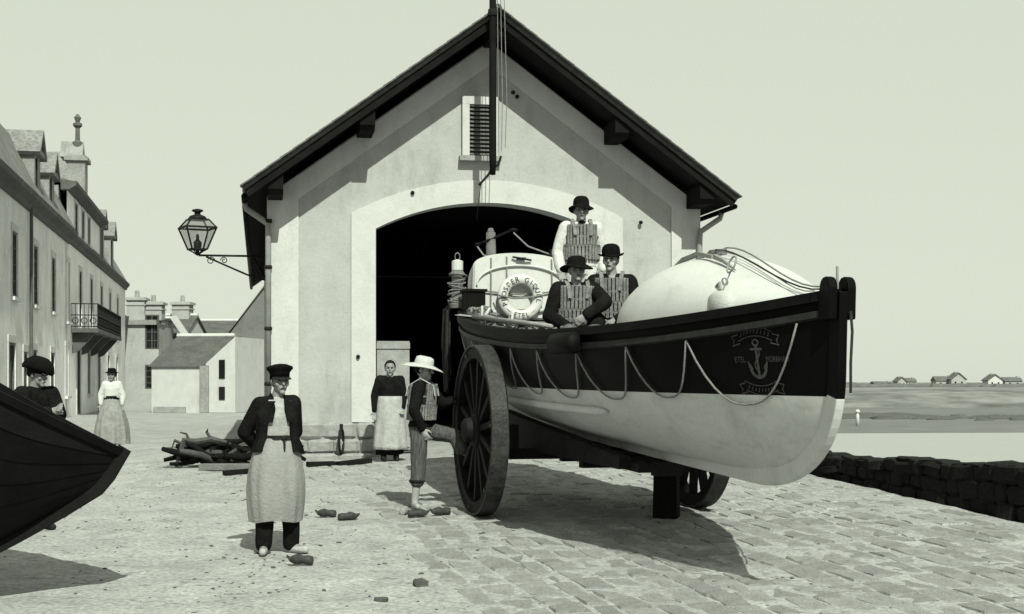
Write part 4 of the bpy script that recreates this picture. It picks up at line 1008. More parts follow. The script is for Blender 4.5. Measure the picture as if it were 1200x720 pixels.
oar('boathook', (-2.3, -.86, zsh(-2.3) + .05), (.6, -.99, zsh(.6) + .055), 'pale boathook lying inboard of the oar on the gunwale', False)
lp2 = BWd(.2, -.98, zsh(.2) + .14); rl = thing('rope_loop', 'small white rope grommet standing on the gunwale by the oar', 'rope', lp2, math.atan2(HY, HX))
b = MB(); b.torus((0, 0, -.03), .055, .016, q=Matrix.Rotation(R(75), 3, 'X'), n=18, k=7); b.build('loop', M['canvas'], rl, smooth=True)
lp2 = BWd(-1.35, -.93, zsh(-1.35) + .14); rl = thing('rope_loop', 'doubled white rope becket on the gunwale below the lifebuoy', 'rope', lp2, math.atan2(HY, HX))
b = MB(); b.torus((0, 0, -.03), .05, .016, q=Matrix.Rotation(R(85), 3, 'X') @ Matrix.Diagonal((.6, 1.5, 1)), n=18, k=7); b.torus((.05, .05, -.03), .045, .015, q=Matrix.Rotation(R(60), 3, 'X') @ Matrix.Diagonal((.6, 1.4, 1)), n=18, k=7); b.build('loop', M['canvas'], rl, smooth=True)
b = MB(); rnd = random.Random(77); P = []
for i in range(220):
    t = i / 219; s = -1.9 + 3.6 * t; P.append(B(s + .10 * math.sin(i * .55), -.86 + .12 * math.cos(i * .41) + .03 * rnd.random(), zsh(s) + .03 + .02 * math.sin(i * .9)))
b.tube(P, .012, 5); o = b.build('coiled_line', M['rope']); tag(o, 'long loosely flaked line lying inside the near gunwale', 'rope'); o.matrix_world = BM
# strap ring, canvas bag and small anchor stock on the fore deck
e_, h_ = fdeck(4.55)
yb_ = -(hull_y(4.45, zsh(4.45)) * .82)
cb_ = thing('canvas_bag', 'round white canvas bag hung from a ring on the fore deck', 'bag', BWd(4.80, -(hull_y(4.8, zsh(4.8)) * .80), zsh(4.8) + .0), math.atan2(HY, HX))
b = MB(); b.lathe([(.10, -.05), (.15, .0), (.165, .08), (.15, .15), (.09, .185), (.02, .19)], n=18, sx=1.15, sy=.6); b.build('bag', M['canvas'], cb_, smooth=True)
b = MB(); b.tube([(-.10, 0, .17), (-.11, 0, .24), (-.05, 0, .26), (-.03, 0, .2)], .012, 6); b.tube([(.02, .0, .2), (.03, .06, .34)], .006, 5); b.torus((.03, .07, .40), .07, .008, q=Matrix.Rotation(R(70), 3, 'X'), n=18, k=6); b.build('ring', M['zinc'], cb_)
e_, h_ = fdeck(3.9)
def dome_z(s_, y):
    e, h = fdeck(s_); w = max(.012, hull_y(s_, zsh(s_)) - .04) * (.45 + .55 * e); c_ = min(1, abs(y) / w); return zsh(s_) - .06 + (h + .03) * max(0, 1 - c_ * c_) ** .36
def on_dome(s_, y, d=.03): return B(s_, y, dome_z(s_, y) + d)
an = thing('anchor_stock', 'pale grey wooden anchor stock lashed across the top of the fore deck', 'anchor', (0.88, 16.43, BB), math.atan2(HY, HX))
def strip(pts, rr):
    b = MB(); b.rings([[p + V(0, -r, -r), p + V(0, r, -r), p + V(0, r, r), p + V(0, -r, r)] for p, r in zip(pts, rr)]); return b
strip([on_dome(3.35, -.32, .06), on_dome(3.6, -.30, .05), on_dome(3.9, -.28, .045), on_dome(4.2, -.27, .04)], [.012, .018, .019, .016]).build('stock', M['zinc'], an)
strip([on_dome(4.24, -.27, .05), on_dome(4.4, -.26, .045), on_dome(4.62, -.25, .02)], [.02, .016, .005]).build('fluke', M['zinc'], an)
b = MB(); b.tube([on_dome(3.85 + .09 * math.cos(t), -.08 + .07 * math.sin(t), .02 + .002 * t) for t in np.linspace(0, 20, 70)], .009, 5); b.build('lashing', M['rope'], an)

# ------------------------------------------------------------------ carriage
car = thing('boat_carriage', 'two wheeled dark timber boat carriage under the lifeboat', 'carriage', (0.88, 16.43, BB), math.atan2(HY, HX))
WR = .945; TW = 1.284
for side in (-1, 1):
    gx, gy = slip(0, side * TW); wz = ground_z(gx, gy) + WR - .004
    b = MB(); y = side * TW; y_ = -y if False else y
    # local +y is the far (right) side
    def ringpart(r0, r1, y0, y1, n=48):
        rs = []
        for i in range(n + 1):
            a = 2 * math.pi * i / n; c_, s_ = math.cos(a), math.sin(a)
            rs.append([B(r * c_, yy, wz + r * s_) for r, yy in ((r0, y0), (r1, y0), (r1, y1), (r0, y1))])
        return rs
    b.rings(ringpart(WR - .15, WR - .022, y - .075, y + .075), True, False); wh = b.build('wheel', M['wheel_wood'], car, bevel=.012)
    b = MB(); b.rings(ringpart(WR - .024, WR, y - .095, y + .095), True, False); b.build('tyre', M['iron_tyre'], wh, bevel=.006)
    b = MB(); b.lathe([(.10, -.21), (.13, -.19), (.14, -.10), (.19, -.06), (.19, .06), (.14, .10), (.13, .17), (.10, .19)], c=B(0, y, wz), q=Matrix.Rotation(R(90), 3, 'X'), n=20); b.build('hub', M['wheel_wood'], wh, smooth=True, sharp=40)
    for k in range(14):
        a = 2 * math.pi * (k + .3) / 14; b = MB(); d = V(math.cos(a), 0, math.sin(a)); b.beam(B(0, y, wz) + d * .16, B(0, y, wz) + d * (WR - .14), .065, .085, up=(0, 1, 0)); b.build('spoke', M['wheel_wood'], wh)
    for k in range(7):
        a = 2 * math.pi * (k + .1) / 7; d = V(math.cos(a), 0, math.sin(a)); b = MB(); b.box(B(0, y - .097 if side < 0 else y + .097, wz) + d * (WR - .08), (.035, .012, .035)); b.build('bolt', M['iron_tyre'], wh)
    b = MB(); b.beam(B(0, y, wz), B(0, side * .86, wz), .09, .09); b.beam(B(0, side * .90, wz + .06), B(0, side * .90, .74), .10, .12, up=(1, 0, 0)); b.build('axle_arm', M['iron'], car)
    b = MB(); b.prism([B(-3.9, side * .46 - .07, zke(-3.9) - .30), B(2.75, side * .34 - .07, zke(2.75) - .17), B(2.75, side * .34 - .07, zke(2.75) - .09), B(-3.9, side * .46 - .07, zke(-3.9) - .08)], (0, .14, 0)); b.build('side_beam', M['wheel_wood'], car)
    b = MB(); b.prism([B(-1.6, side * .74 - .06, zke(-1.6) - .24), B(2.5, side * .46 - .06, zke(2.5) - .16), B(2.5, side * .46 - .06, zke(2.5) - .04), B(-1.6, side * .74 - .06, zke(-1.6) + .22)], (0, .12, 0)); b.build('bilge_rail', M['wheel_wood'], car)
b = MB(); b.beam(B(0, -.95, .78), B(0, .95, .78), .12, .12); b.build('axle', M['iron'], car)
for s in (-3.6, -2.0, -.9, .6, 1.3):
    b = MB(); b.beam(B(s, -.52, zke(s) - .21), B(s, .52, zke(s) - .21), .14, .11); b.build('cross_beam', M['wheel_wood'], car)
for s in (-3.6, -2.0, -.4, 1.2, 2.4):
    b = MB(); b.box(B(s, 0, zke(s) - .175), (.16, .26, .13)); b.build('keel_roller', M['iron'], car)
# wooden prop holding the fore end
gx, gy = slip(.45, .68)
pr = thing('prop_block', 'upright dark timber block wedged under the lifeboat keel', 'block', (px(781, 15.9), 15.9, ground_z(px(781, 15.9), 15.9) - .01), R(-14))
b = MB(); b.box((0, 0, .27), (.27, .26, .54), taper=.94); b.build('block', M['tar_wood'], pr, bevel=.012)
b = MB(); b.box((0, -.02, .555), (.36, .3, .05)); b.build('cap', M['tar_wood'], pr, bevel=.008)

# ------------------------------------------------------------------ rowing boat lying on its bilge
rb = thing('rowing_boat', 'black tarred rowing boat tilted bow down above the sand', 'boat', (0, 0, 0))
tipw = V(px(144, 11.15), 11.15, pz(529, 11.15))
RBL = 3.1
def rb_sec(x):                     # x from 0 (bow) to -RBL (stern)
    f = -x / RBL; half = 1.0 * (1 - (1 - min(1, f * 1.9)) ** 1.9) * (1 - .35 * max(0, f - .55) ** 1.2)
    sheer = .90 + .12 * (1 - f) ** 3 + .06 * f * f; keel = .0 + .70 * max(0, 1 - f * 4.2) ** 2.2 - .34 * smooth01((f - .03) / .22)
    return half, keel, sheer
def rb_pt(x, v, side, infl=0):
    half, k, sh = rb_sec(x); y = (half + infl) * (1 - (1 - v) ** 2.1) ** .62; return V(x, side * y, k + (sh - k) * v)
tip_l = V(0, 0, rb_sec(0)[2])
RM = Matrix.Translation(tipw) @ Matrix.Rotation(R(2), 4, 'Z') @ Matrix.Rotation(R(31), 4, 'Y') @ Matrix.Rotation(R(-7), 4, 'X') @ Matrix.Translation(-tip_l)
rb.matrix_world = RM
xsr = [-RBL * (i / 30) ** 1.4 for i in range(31)]
NV = 6                              # strakes: overlapping clinker planks, each its own part
for side in (-1, 1):
    for k in range(NV):
        v0, v1 = k / NV, (k + 1) / NV + (.012 if k < NV - 1 else 0)
        rs = []
        for x in xsr:
            a = rb_pt(x, v0, side, .014); c = rb_pt(x, (v0 + v1) / 2, side, .010); d = rb_pt(x, v1, side, .0)
            rs.append([a, c, d, d + V(0, -side * .016, 0), c + V(0, -side * .016, 0), a + V(0, -side * .016, 0)])
        b = MB(); b.rings(rs); b.build('strake', M['dull_black'] if k < NV - 1 else M['tar_wood'], rb, smooth=True, sharp=40)
    b = MB(); b.rings([[rb_pt(x, 1, side, .02) + V(0, 0, dz) + V(0, side * dy, 0) for dy, dz in ((.02, -.04), (.02, .02), (-.05, .02), (-.05, -.04))] for x in xsr]); b.build('gunwale', M['dull_black'], rb)
b = MB(); prof = [(0.035, rb_sec(0)[2] + .03)] + [(x + .03 * (1 - min(1, -x / .6)), rb_sec(x)[1] - .07) for x in xsr[::1] if x > -RBL + .02]
b.rings([[V(0.05, -.03, 1.05), V(.05, .03, 1.05), V(-.05, .03, 1.05), V(-.05, -.03, 1.05)], [V(0.06, -.03, .80), V(.06, .03, .80), V(-.05, .03, .80), V(-.05, -.03, .80)], [V(0.04, -.03, .66), V(.04, .03, .66), V(-.06, .03, .70), V(-.06, -.03, .70)]] + [[V(x + .02, -.03, rb_sec(x)[1] - .09), V(x + .02, .03, rb_sec(x)[1] - .09), V(x - .02, .03, rb_sec(x)[1] + .03), V(x - .02, -.03, rb_sec(x)[1] + .03)] for x in xsr[3:]])
b.build('keel', M['tar_wood'], rb)
b = MB(); x = -RBL + .01; b.add([rb_pt(x, v, -1) for v in np.linspace(0, 1, 9)] + [rb_pt(x, v, 1) for v in np.linspace(1, 0, 9)], [tuple(range(18))]); b.build('transom', M['tar_wood'], rb)
for x in (-1.1, -2.1, -3.0):
    hf, kk, sh = rb_sec(x); b = MB(); b.box((x, 0, sh - .22), (.22, 2 * hf * .92, .035)); b.build('thwart', M['grey_wood'], rb)
# timbers that carry it
p_ = RM @ V(-2.6, 0, rb_sec(-2.6)[1] - .09); gz = ground_z(p_.x, p_.y); h_ = p_.z - gz
tr = thing('trestle', 'tall timber trestle carrying the rowing boat stern', 'trestle', (p_.x, p_.y, gz))
b = MB(); b.box((0, 0, h_ - .05), (.12, 1.1, .10)); b.build('crossbar', M['tar_wood'], tr)
for sx in (-1, 1):
    for sy in (-1, 1): b = MB(); b.beam((sx * .05, sy * .42, h_ - .07), (sx * .2, sy * .52, -.02), .08, .07, up=(1, 0, 0)); b.build('leg', M['tar_wood'], tr)

# ------------------------------------------------------------------ people
def rot_axis(yaw=0, pitch=0, roll=0):
    return Matrix.Rotation(yaw, 3, 'Z') @ Matrix.Rotation(pitch, 3, 'X') @ Matrix.Rotation(roll, 3, 'Y')
def wrinkle(me, f):
    n = len(me.vertices); co = np.empty(n * 3); no = np.empty(n * 3); me.vertices.foreach_get('co', co); me.vertices.foreach_get('normal', no)
    co = co.reshape(-1, 3); no = no.reshape(-1, 3); d = np.array([f(c) for c in co.tolist()]); me.vertices.foreach_set('co', (co + no * d[:, None]).ravel()); me.update()
class Person:
    """Faces -Y in its own frame; +x is the viewer's right. J holds joint positions."""
    def __init__(p, name, label, loc, rz, skel, vox=.008, skin='skin', face=True, head_yaw=0, head_pitch=0, hands=None, toe=None, bare_feet=False):
        p.root = thing(name, label, 'person', loc, rz); p.J = skel; p.vox = vox
        J = p.J; b = MB()
        p.spine = [J['pelvis'], J['waist'], J['chest'], J['neck']]
        b.rings(p.torso_rings(0)); p.b = b
        b.capsule(J['neck'] + V(0, 0, -.03), J['head'] + V(0, .015, -.06), .062, .054)
        for s in 'lr':
            b.capsule(J['neck'] + V(0, 0, -.05), J['sh' + s], .06, .062)
            b.chain([J['sh' + s], J['el' + s], J['wr' + s]], [.056, .043, .029]); b.chain([J['hip' + s], J['kn' + s], J['an' + s]], [.085, .058, .040])
            td = (toe or {}).get(s, V(0, -1, 0)).normalized()
            b.capsule(J['an' + s] + V(0, 0, -.03) - td * .02, J['an' + s] + V(0, 0, -.045) + td * .15, .04, .03)
            hd = (hands or {}).get(s)
            if hd is None:
                d = (J['wr' + s] - J['el' + s]).normalized(); hd = (d, V(0, -1, 0) - d * (-d.y), .45)
            p.hand(b, J['wr' + s], *hd)
        Q = rot_axis(head_yaw, head_pitch); p.Q = Q; H = J['head']; p.H = H
        b.ell(H + Q @ V(0, .012, .015), (.074, .094, .102), Q); b.ell(H + Q @ V(0, -.03, -.045), (.055, .06, .068), Q)
        b.capsule(H + Q @ V(0, -.088, .012), H + Q @ V(0, -.112, -.022), .010, .015, 8)
        b.ell(H + Q @ V(0, -.080, .032), (.052, .018, .012), Q); b.ell(H + Q @ V(0, -.088, -.062), (.026, .012, .014), Q); b.ell(H + Q @ V(0, -.078, -.098), (.028, .02, .02), Q)
        for sx in (-1, 1): b.ell(H + Q @ V(sx * .076, .012, -.005), (.012, .022, .034), Q); b.ell(H + Q @ V(sx * .045, -.066, -.025), (.022, .02, .022), Q)
        me = blob(b, vox, 2); me.name = 'body'; me.materials.append(M[skin]); p.body = link('body', me, p.root)
        for sx in (-1, 1):
            e = MB(); e.ell(H + Q @ V(sx * .030, -.087, .012), (.013, .008, .008), Q, 10, 6); e.build('eye', M['hair'], p.root, smooth=True)
        e = MB(); e.ell(H + Q @ V(0, -.100, -.060), (.024, .007, .0045), Q, 10, 6); e.build('mouth', M['leather'], p.root, smooth=True)
    def torso_rings(p, inf, z0=None, cut=None):
        J = p.J; P, Wt, C, N = p.spine
        sec = [(P + V(0, 0, -.09), .135, .105), (P, .170, .118), (P.lerp(Wt, .6), .158, .108), (Wt, .148, .102), (Wt.lerp(C, .55), .160, .112), (C, .178, .118), (C.lerp(N, .45), .172, .104), (C.lerp(N, .75), .13, .085), (N + V(0, 0, -.01), .062, .06)]
        if cut: sec = sec[cut[0]:cut[1]]
        sh = J['shl'] - J['shr']; yaw_t = math.atan2(sh.y, sh.x); hp = J['hipl'] - J['hipr']; yaw_b = math.atan2(hp.y, hp.x) if abs(hp.x) + abs(hp.y) > .05 else yaw_t
        out = []
        for i, (c, rx, ry) in enumerate(sec):
            f = i / max(1, len(sec) - 1); q = Matrix.Rotation(yaw_b * (1 - f) + yaw_t * f, 3, 'Z')
            out.append([c + q @ V((rx + inf) * math.cos(a), (ry + inf) * math.sin(a), 0) for a in [2 * math.pi * j / 20 for j in range(20)]])
        return out
    def hand(p, b, w, d, n, curl):
        d = d.normalized(); n = (n - d * n.dot(d)).normalized(); l = d.cross(n)
        q = Matrix((d, l, n)).transposed(); b.capsule(w - d * .01, w + d * .03, .027, .026); b.ell(w + d * .052, (.052, .041, .017), q)
        for i, Ln in enumerate((.070, .080, .075, .058)):
            base = w + d * .092 + l * (.033 - .022 * i); d1 = (d * math.cos(curl) + n * math.sin(curl) + l * (.10 - .07 * i)).normalized(); d2 = (d * math.cos(curl * 2.2) + n * math.sin(curl * 2.2)).normalized()
            m_ = base + d1 * Ln * .55; b.capsule(base - d * .03, m_, .0105, .0098, 8); b.capsule(m_, m_ + d2 * Ln * .5, .0098, .008, 8)
        t0 = w + d * .025 + l * .032; t1 = t0 + (d * .55 + l * .6 + n * .4).normalized() * .045; b.capsule(t0, t1, .014, .012, 8); b.capsule(t1, t1 + (d * .8 + n * .5).normalized() * .035, .012, .009, 8)
    def cloth(p, name, m, prims, vox=.011, smooth=3, folds=0.0, fs=9.0):
        b = MB(); prims(b); o = blob_obj(name, b, M[m], p.root, vox, smooth)
        if folds:
            wrinkle(o.data, lambda c: folds * (mnoise.noise(V(c[0] * fs, c[1] * fs, c[2] * fs * .45)) + .5 * mnoise.noise(V(c[0] * fs * 2.3, c[1] * fs * 2.3 + 3, c[2] * fs * 1.4))))
        return o
    def top(p, m, inf=.022, sleeve=1.0, sr=.020, name='jacket', cut=None, folds=.008, cuffs=True):
        def f(b):
            J = p.J; b.rings(p.torso_rings(inf, cut=cut or (1, 8)))
            for s in 'lr':
                b.capsule(J['neck'] + V(0, 0, -.06), J['sh' + s], .065 + inf * .3, .058 + sr); e = J['el' + s].lerp(J['wr' + s], sleeve if sleeve < 1 else .93)
                b.chain([J['sh' + s], J['el' + s], e], [.062 + sr, .050 + sr, .038 + sr * .8])
        return p.cloth(name, m, f, folds=folds)
    def trousers(p, m, inf=.022, end=.96, name='trousers', end_r=None):
        def f(b):
            J = p.J; b.rings(p.torso_rings(.012, cut=(0, 4)))
            for s in 'lr':
                e = J['kn' + s].lerp(J['an' + s], end); b.chain([J['hip' + s], J['kn' + s], e], [.092 + inf * .6, .062 + inf, end_r or (.048 + inf)])
        return p.cloth(name, m, f, folds=.008)
    def shoes(p, m, toe=None, r=.05):
        for s in 'lr':
            td = (toe or {}).get(s, V(0, -1, 0)).normalized(); a = p.J['an' + s]
            b = MB(); b.capsule(a + V(0, 0, -.02), a + V(0, 0, -.045) - td * .035, r, r * .92); b.capsule(a + V(0, 0, -.045) - td * .03, a + V(0, 0, -.052) + td * .16, r * .9, r * .72); b.capsule(a + V(0, 0, .03), a + V(0, 0, -.03), r * .95, r)
            bb = blob(b, .011, 2)
            for v in bb.vertices: v.co.z = max(v.co.z, a.z - .083)
            bb.materials.append(M[m]); link('shoe', bb, p.root)
    def hair(p, inf=.010, back=True, m='hair'):
        b = MB(); b.ell(p.H + p.Q @ V(0, .028, .03), (.078 + inf, .092 + inf, .096 + inf), p.Q); me = b.mesh('hair', M[m], True)
        bm = bmesh.new(); bm.from_mesh(me); Qi = p.Q.inverted()
        kill = [v for v in bm.verts if (Qi @ (v.co - p.H)).y < -.045 and (Qi @ (v.co - p.H)).z < .075 or (Qi @ (v.co - p.H)).z < -.055]
        bmesh.ops.delete(bm, geom=kill, context='VERTS'); bm.to_mesh(me); bm.free(); return link('hair', me, p.root)
    def moustache(p, beard=False):
        b = MB(); b.ell(p.H + p.Q @ V(0, -.096, -.046), (.028, .011, .008), p.Q)
        if beard: b.ell(p.H + p.Q @ V(0, -.062, -.100), (.054, .045, .042), p.Q); b.ell(p.H + p.Q @ V(0, -.01, -.075), (.074, .06, .045), p.Q)
        b.build('moustache' if not beard else 'beard', M['hair'], p.root, smooth=True)
    def hat(p, prof, m, tilt=0, sx=1, sy=1.12, name='hat', dz=.0, wav=0, band=None):
        q = p.Q @ Matrix.Rotation(tilt, 3, 'X'); b = MB(); n = 36; c = p.H + p.Q @ V(0, .012, .055 + dz)
        rs = [[c + q @ V(r * sx * math.cos(a), r * sy * math.sin(a), z + (wav * math.sin(2 * a + .6) * max(0, r - .1) * 3 if wav else 0)) for a in [2 * math.pi * j / n for j in range(n)]] for r, z in prof]
        b.rings(rs); h = b.build(name, M[m], p.root, smooth=True, sharp=55)
        if band:
            b = MB(); b.rings([[c + q @ V(r * sx * math.cos(a), r * sy * math.sin(a), z) for a in [2 * math.pi * j / n for j in range(n)]] for r, z in band]); b.build('hat_band', M['black_cloth'], h, smooth=True)
        return h
    def life_jacket(p, strap='cork'):
        P, Wt, C, N = p.spine; J = p.J; sh = J['shl'] - J['shr']; yaw = math.atan2(sh.y, sh.x); q = Matrix.Rotation(yaw, 3, 'Z'); rnd = random.Random(len(p.root.name) + int(p.root.location.x * 100))
        b = MB()
        def rowb(z_f, rx, ry, hh, n, ph=0, skip=()):
            c = z_f; up_ = (N - P).normalized()
            for j in range(n):
                a = 2 * math.pi * (j + ph) / n; x, y = rx * math.cos(a), ry * math.sin(a); nrm = V(math.cos(a) / rx, math.sin(a) / ry, 0).normalized()
                if abs(math.cos(a)) > .80 and hh > .2: continue            # arm holes
                wv = 2 * math.pi * math.sqrt((rx * rx * math.sin(a) ** 2 + ry * ry * math.cos(a) ** 2)) / n * .80
                xx = q @ nrm; zz = up_; yy = zz.cross(xx).normalized(); xx = yy.cross(zz); mt = Matrix((xx, yy, zz)).transposed()
                b.box(c + q @ V(x, y, 0) + up_ * rnd.uniform(-.003, .003), (.042, wv, hh * rnd.uniform(.98, 1.02)), mtx=mt)
        rowb(C.lerp(N, .10), .198, .142, .27, 32, .5); rowb(Wt.lerp(C, .16), .205, .150, .17, 32)
        lj = b.build('life_jacket', M['cork'], p.root, bevel=.006)
        bb = MB(); bb.rings([[c_ + (v_ - c_) * 1.0 for v_ in r_] for r_ in p.torso_rings(.026, cut=(3, 8)) for c_ in [sum(r_, V(0, 0, 0)) / len(r_)]]); bb.build('vest', M['dark_cloth'], lj, smooth=True)
        b = MB()
        for f_, rr in ((.05, .0), (.55, .004), (1.05, -.01)):
            c = Wt.lerp(C, f_); n = 30
            b.rings([[c + q @ V((.224 + rr) * math.cos(a), (.168 + rr) * math.sin(a), dz) for a in [2 * math.pi * j / n for j in range(n)]] for dz in (-.013, .013)], True, False)
        b.build('belt', M['grey_cloth'], lj)
        b = MB()
        for s, sx in (('l', 1), ('r', -1)):
            S_ = J['sh' + s]; b.rings([[pt + q @ V(-.02, 0, 0), pt + q @ V(.02, 0, 0)] for pt in (C + q @ V(sx * .09, -.175, .02), C.lerp(N, .6) + q @ V(sx * .10, -.15, .03), J['neck'].lerp(S_, .62) + V(0, -.01, .085), C.lerp(N, .6) + q @ V(sx * .10, .15, .03), C + q @ V(sx * .09, .175, .02))], False, False)
        st_ = b.build('shoulder_strap', M[strap], lj); st_.modifiers.new('t', 'SOLIDIFY').thickness = .008
def skel(H=1.72, **kw):
    k = H / 1.72
    J = dict(pelvis=V(0, 0, .95), waist=V(0, 0, 1.08), chest=V(0, .005, 1.29), neck=V(0, .01, 1.47), head=V(0, -.015, 1.605),
             shl=V(.175, .01, 1.405), shr=V(-.175, .01, 1.405), ell=V(.235, .03, 1.13), elr=V(-.235, .03, 1.13), wrl=V(.245, -.03, .90), wrr=V(-.245, -.03, .90),
             hipl=V(.09, 0, .90), hipr=V(-.09, 0, .90), knl=V(.10, -.02, .49), knr=V(-.10, -.02, .49), anl=V(.11, .01, .083), anr=V(-.11, .01, .083))
    for a, v in kw.items(): J[a] = V(v)
    return {a: v * k for a, v in J.items()}
BRIM = [(.0, -.004), (.128, -.034), (.145, -.042), (.148, -.033), (.130, -.016), (.096, .006), (.094, .05), (.086, .085), (.062, .112), (.03, .120), (.0, .116)]
BOWL = [(.0, -.002), (.120, -.010), (.132, -.004), (.134, .006), (.122, .004), (.096, .008), (.096, .05), (.088, .085), (.064, .110), (.03, .120), (.0, .122)]
SLOUCH = [(.0, -.002), (.150, -.040), (.168, -.050), (.172, -.042), (.15, -.024), (.098, .004), (.094, .045), (.080, .075), (.05, .088), (.0, .084)]

# 1  fisherman with peaked cap, dark jacket and long pale apron
Y = 13.45; X = px(325, Y)
toe1 = {'r': V(-.25, -1, 0), 'l': V(.75, -.8, 0)}
s1 = skel(1.70, shr=(-.165, -.02, 1.385), shl=(.155, .05, 1.40), elr=(-.285, .11, 1.13), wrr=(-.13, .21, .97), ell=(.20, .15, 1.13), wrl=(.06, .21, .98), anr=(-.13, -.02, .083), anl=(.135, .02, .083), knr=(-.12, -.03, .49), knl=(.12, -.03, .49), head=(.02, -.03, 1.605))
p1 = Person('person', 'man in peaked cap, open dark jacket and long pale apron standing on the sand', (X, Y, ground_z(X, Y) + .005), R(20), s1, vox=.0075, head_yaw=R(6), toe=toe1, hands={'r': (V(.8, .1, -.4), V(0, 1, 0), .5), 'l': (V(-.8, .05, -.4), V(0, 1, 0), .5)})
p1.trousers('black_cloth', .03, 1.0, end_r=.078); p1.shoes('pale_cloth', toe1)
p1.cloth('smock', 'pale_cloth', lambda b: b.rings(p1.torso_rings(.018, cut=(2, 9))), folds=.006)
# jacket: an open shell over the smock plus sleeves
def shell(b, rings_pts, gap0, gap1, t=.02):
    rs = []
    for ring_ in rings_pts:
        n = len(ring_); c = sum(ring_, V(0, 0, 0)) / n; keep = []
        for j in range(n + 1):
            a = 360 * (j % n) / n
            keep.append(ring_[j % n])
        rs.append((c, keep))
    return rs
def open_jacket(p, m, inf=.044, g0=225, g1=300, low=-.02):
    b = MB(); rr = p.torso_rings(inf, cut=(1, 8)); n = len(rr[0]); out = []
    for i, ring_ in enumerate(rr):
        ring_ = [q_ + (q_ - sum(ring_, V(0, 0, 0)) / len(ring_)).normalized() * (.035, .022, .008, 0, 0, 0, 0)[i] for q_ in ring_]
        c = sum(ring_, V(0, 0, 0)) / n; f = i / (len(rr) - 1); w0, w1 = g0 + 22 * f * f, g1 - 22 * f * f
        row_o, row_i = [], []
        for k in range(41):
            a = R(w1 + (360 - (w1 - w0)) * k / 40); fj = (a / (2 * math.pi) * n) % n; j = int(fj); u = fj - j
            pt = ring_[j].lerp(ring_[(j + 1) % n], u); fold = .006 * math.sin(k * 1.7 + i * .8); pt = pt + (pt - c).normalized() * fold
            row_o.append(pt); row_i.append(c + (pt - c) * .90)
        out.append(row_o + row_i[::-1])
    b.rings(out)
    J = p.J
    j = b.build('jacket', M[m], p.root, smooth=True, sharp=60)
    def sl(bb):
        for s in 'lr':
            bb.capsule(J['neck'] + (J['sh' + s] - J['neck']) * .45 + V(0, 0, -.025), J['sh' + s], .068, .082)
            bb.chain([J['sh' + s], J['el' + s], J['el' + s].lerp(J['wr' + s], .95)], [.084, .072, .058])
            # skirts of the jacket hanging at the hip
        bb.rings([[q_ + V(0, .012, 0) for q_ in r_] for r_ in p.torso_rings(.03, cut=(6, 8))]) if False else None
    blob_obj('sleeves', (lambda q_: (sl(q_), q_)[1])(MB()), M[m], j, .011, 3)
    for sx in (-1, 1):       # lapels and collar
        b = MB(); N_ = J['neck']; C_ = J['chest']; b.rings([[N_ + V(sx * .055, .02, .035), N_ + V(sx * .085, .0, .0)], [N_ + V(sx * .05, -.075, .0), N_ + V(sx * .11, -.06, -.03)], [C_ + V(sx * .045, -.150, .06), C_ + V(sx * .13, -.130, .05)], [C_ + V(sx * .07, -.160, -.06), C_ + V(sx * .105, -.152, -.06)]], False, False)
        o = b.build('lapel', M[m], j); o.modifiers.new('t', 'SOLIDIFY').thickness = .012
open_jacket(p1, 'black_cloth')
def apron(p, m, z1, z0, rx0, rx1, ry0, ry1, folds=9, amp=.035, cx=0, name='apron', cy=0, seed=0, belt=True):
    b = MB(); n = 72; rs = []; rnd = random.Random(seed); ph = [rnd.uniform(0, 6.3) for _ in range(3)]
    for i in range(17):
        f = i / 16; z = z1 + (z0 - z1) * f; bul = math.sin(math.pi * min(1, f * 1.0)) * .05
        rx = rx0 + (rx1 - rx0) * f ** .8 + bul; ry = ry0 + (ry1 - ry0) * f ** .8 + bul * .8
        rs.append([V(cx + rx * math.cos(a) * (1 + amp * f * math.sin(folds * a + ph[0] + f) + amp * .5 * math.sin(folds * 1.9 * a + ph[1] - 2 * f)), cy + ry * math.sin(a) * (1 + amp * f * math.sin(folds * a + ph[0] + f) + amp * .6 * math.sin(folds * 1.7 * a + ph[2] + f)), z + .012 * math.sin(3 * a + ph[1]) * f) for a in [2 * math.pi * j / n for j in range(n)]])
    b.rings(rs, True, True); o = b.build(name, M[m], p.root, smooth=True, sharp=70)
    return o
ap = apron(p1, 'apron', 1.075, .30, .165, .235, .14, .205, 6, .05, cx=-.012, name='apron', seed=4)
b = MB(); n = 30; b.rings([[V(.176 * math.cos(a), .152 * math.sin(a), 1.07 + dz) for a in [2 * math.pi * j / n for j in range(n)]] for dz in (-.022, .022)], True, False); b.tube([V(.03, -.155, 1.07), V(.035, -.165, 1.0), V(.03, -.165, .93)], .012, 6); b.ell(V(.03, -.158, 1.07), (.03, .015, .025)); b.build('belt', M['leather'], ap)
p1.hair()
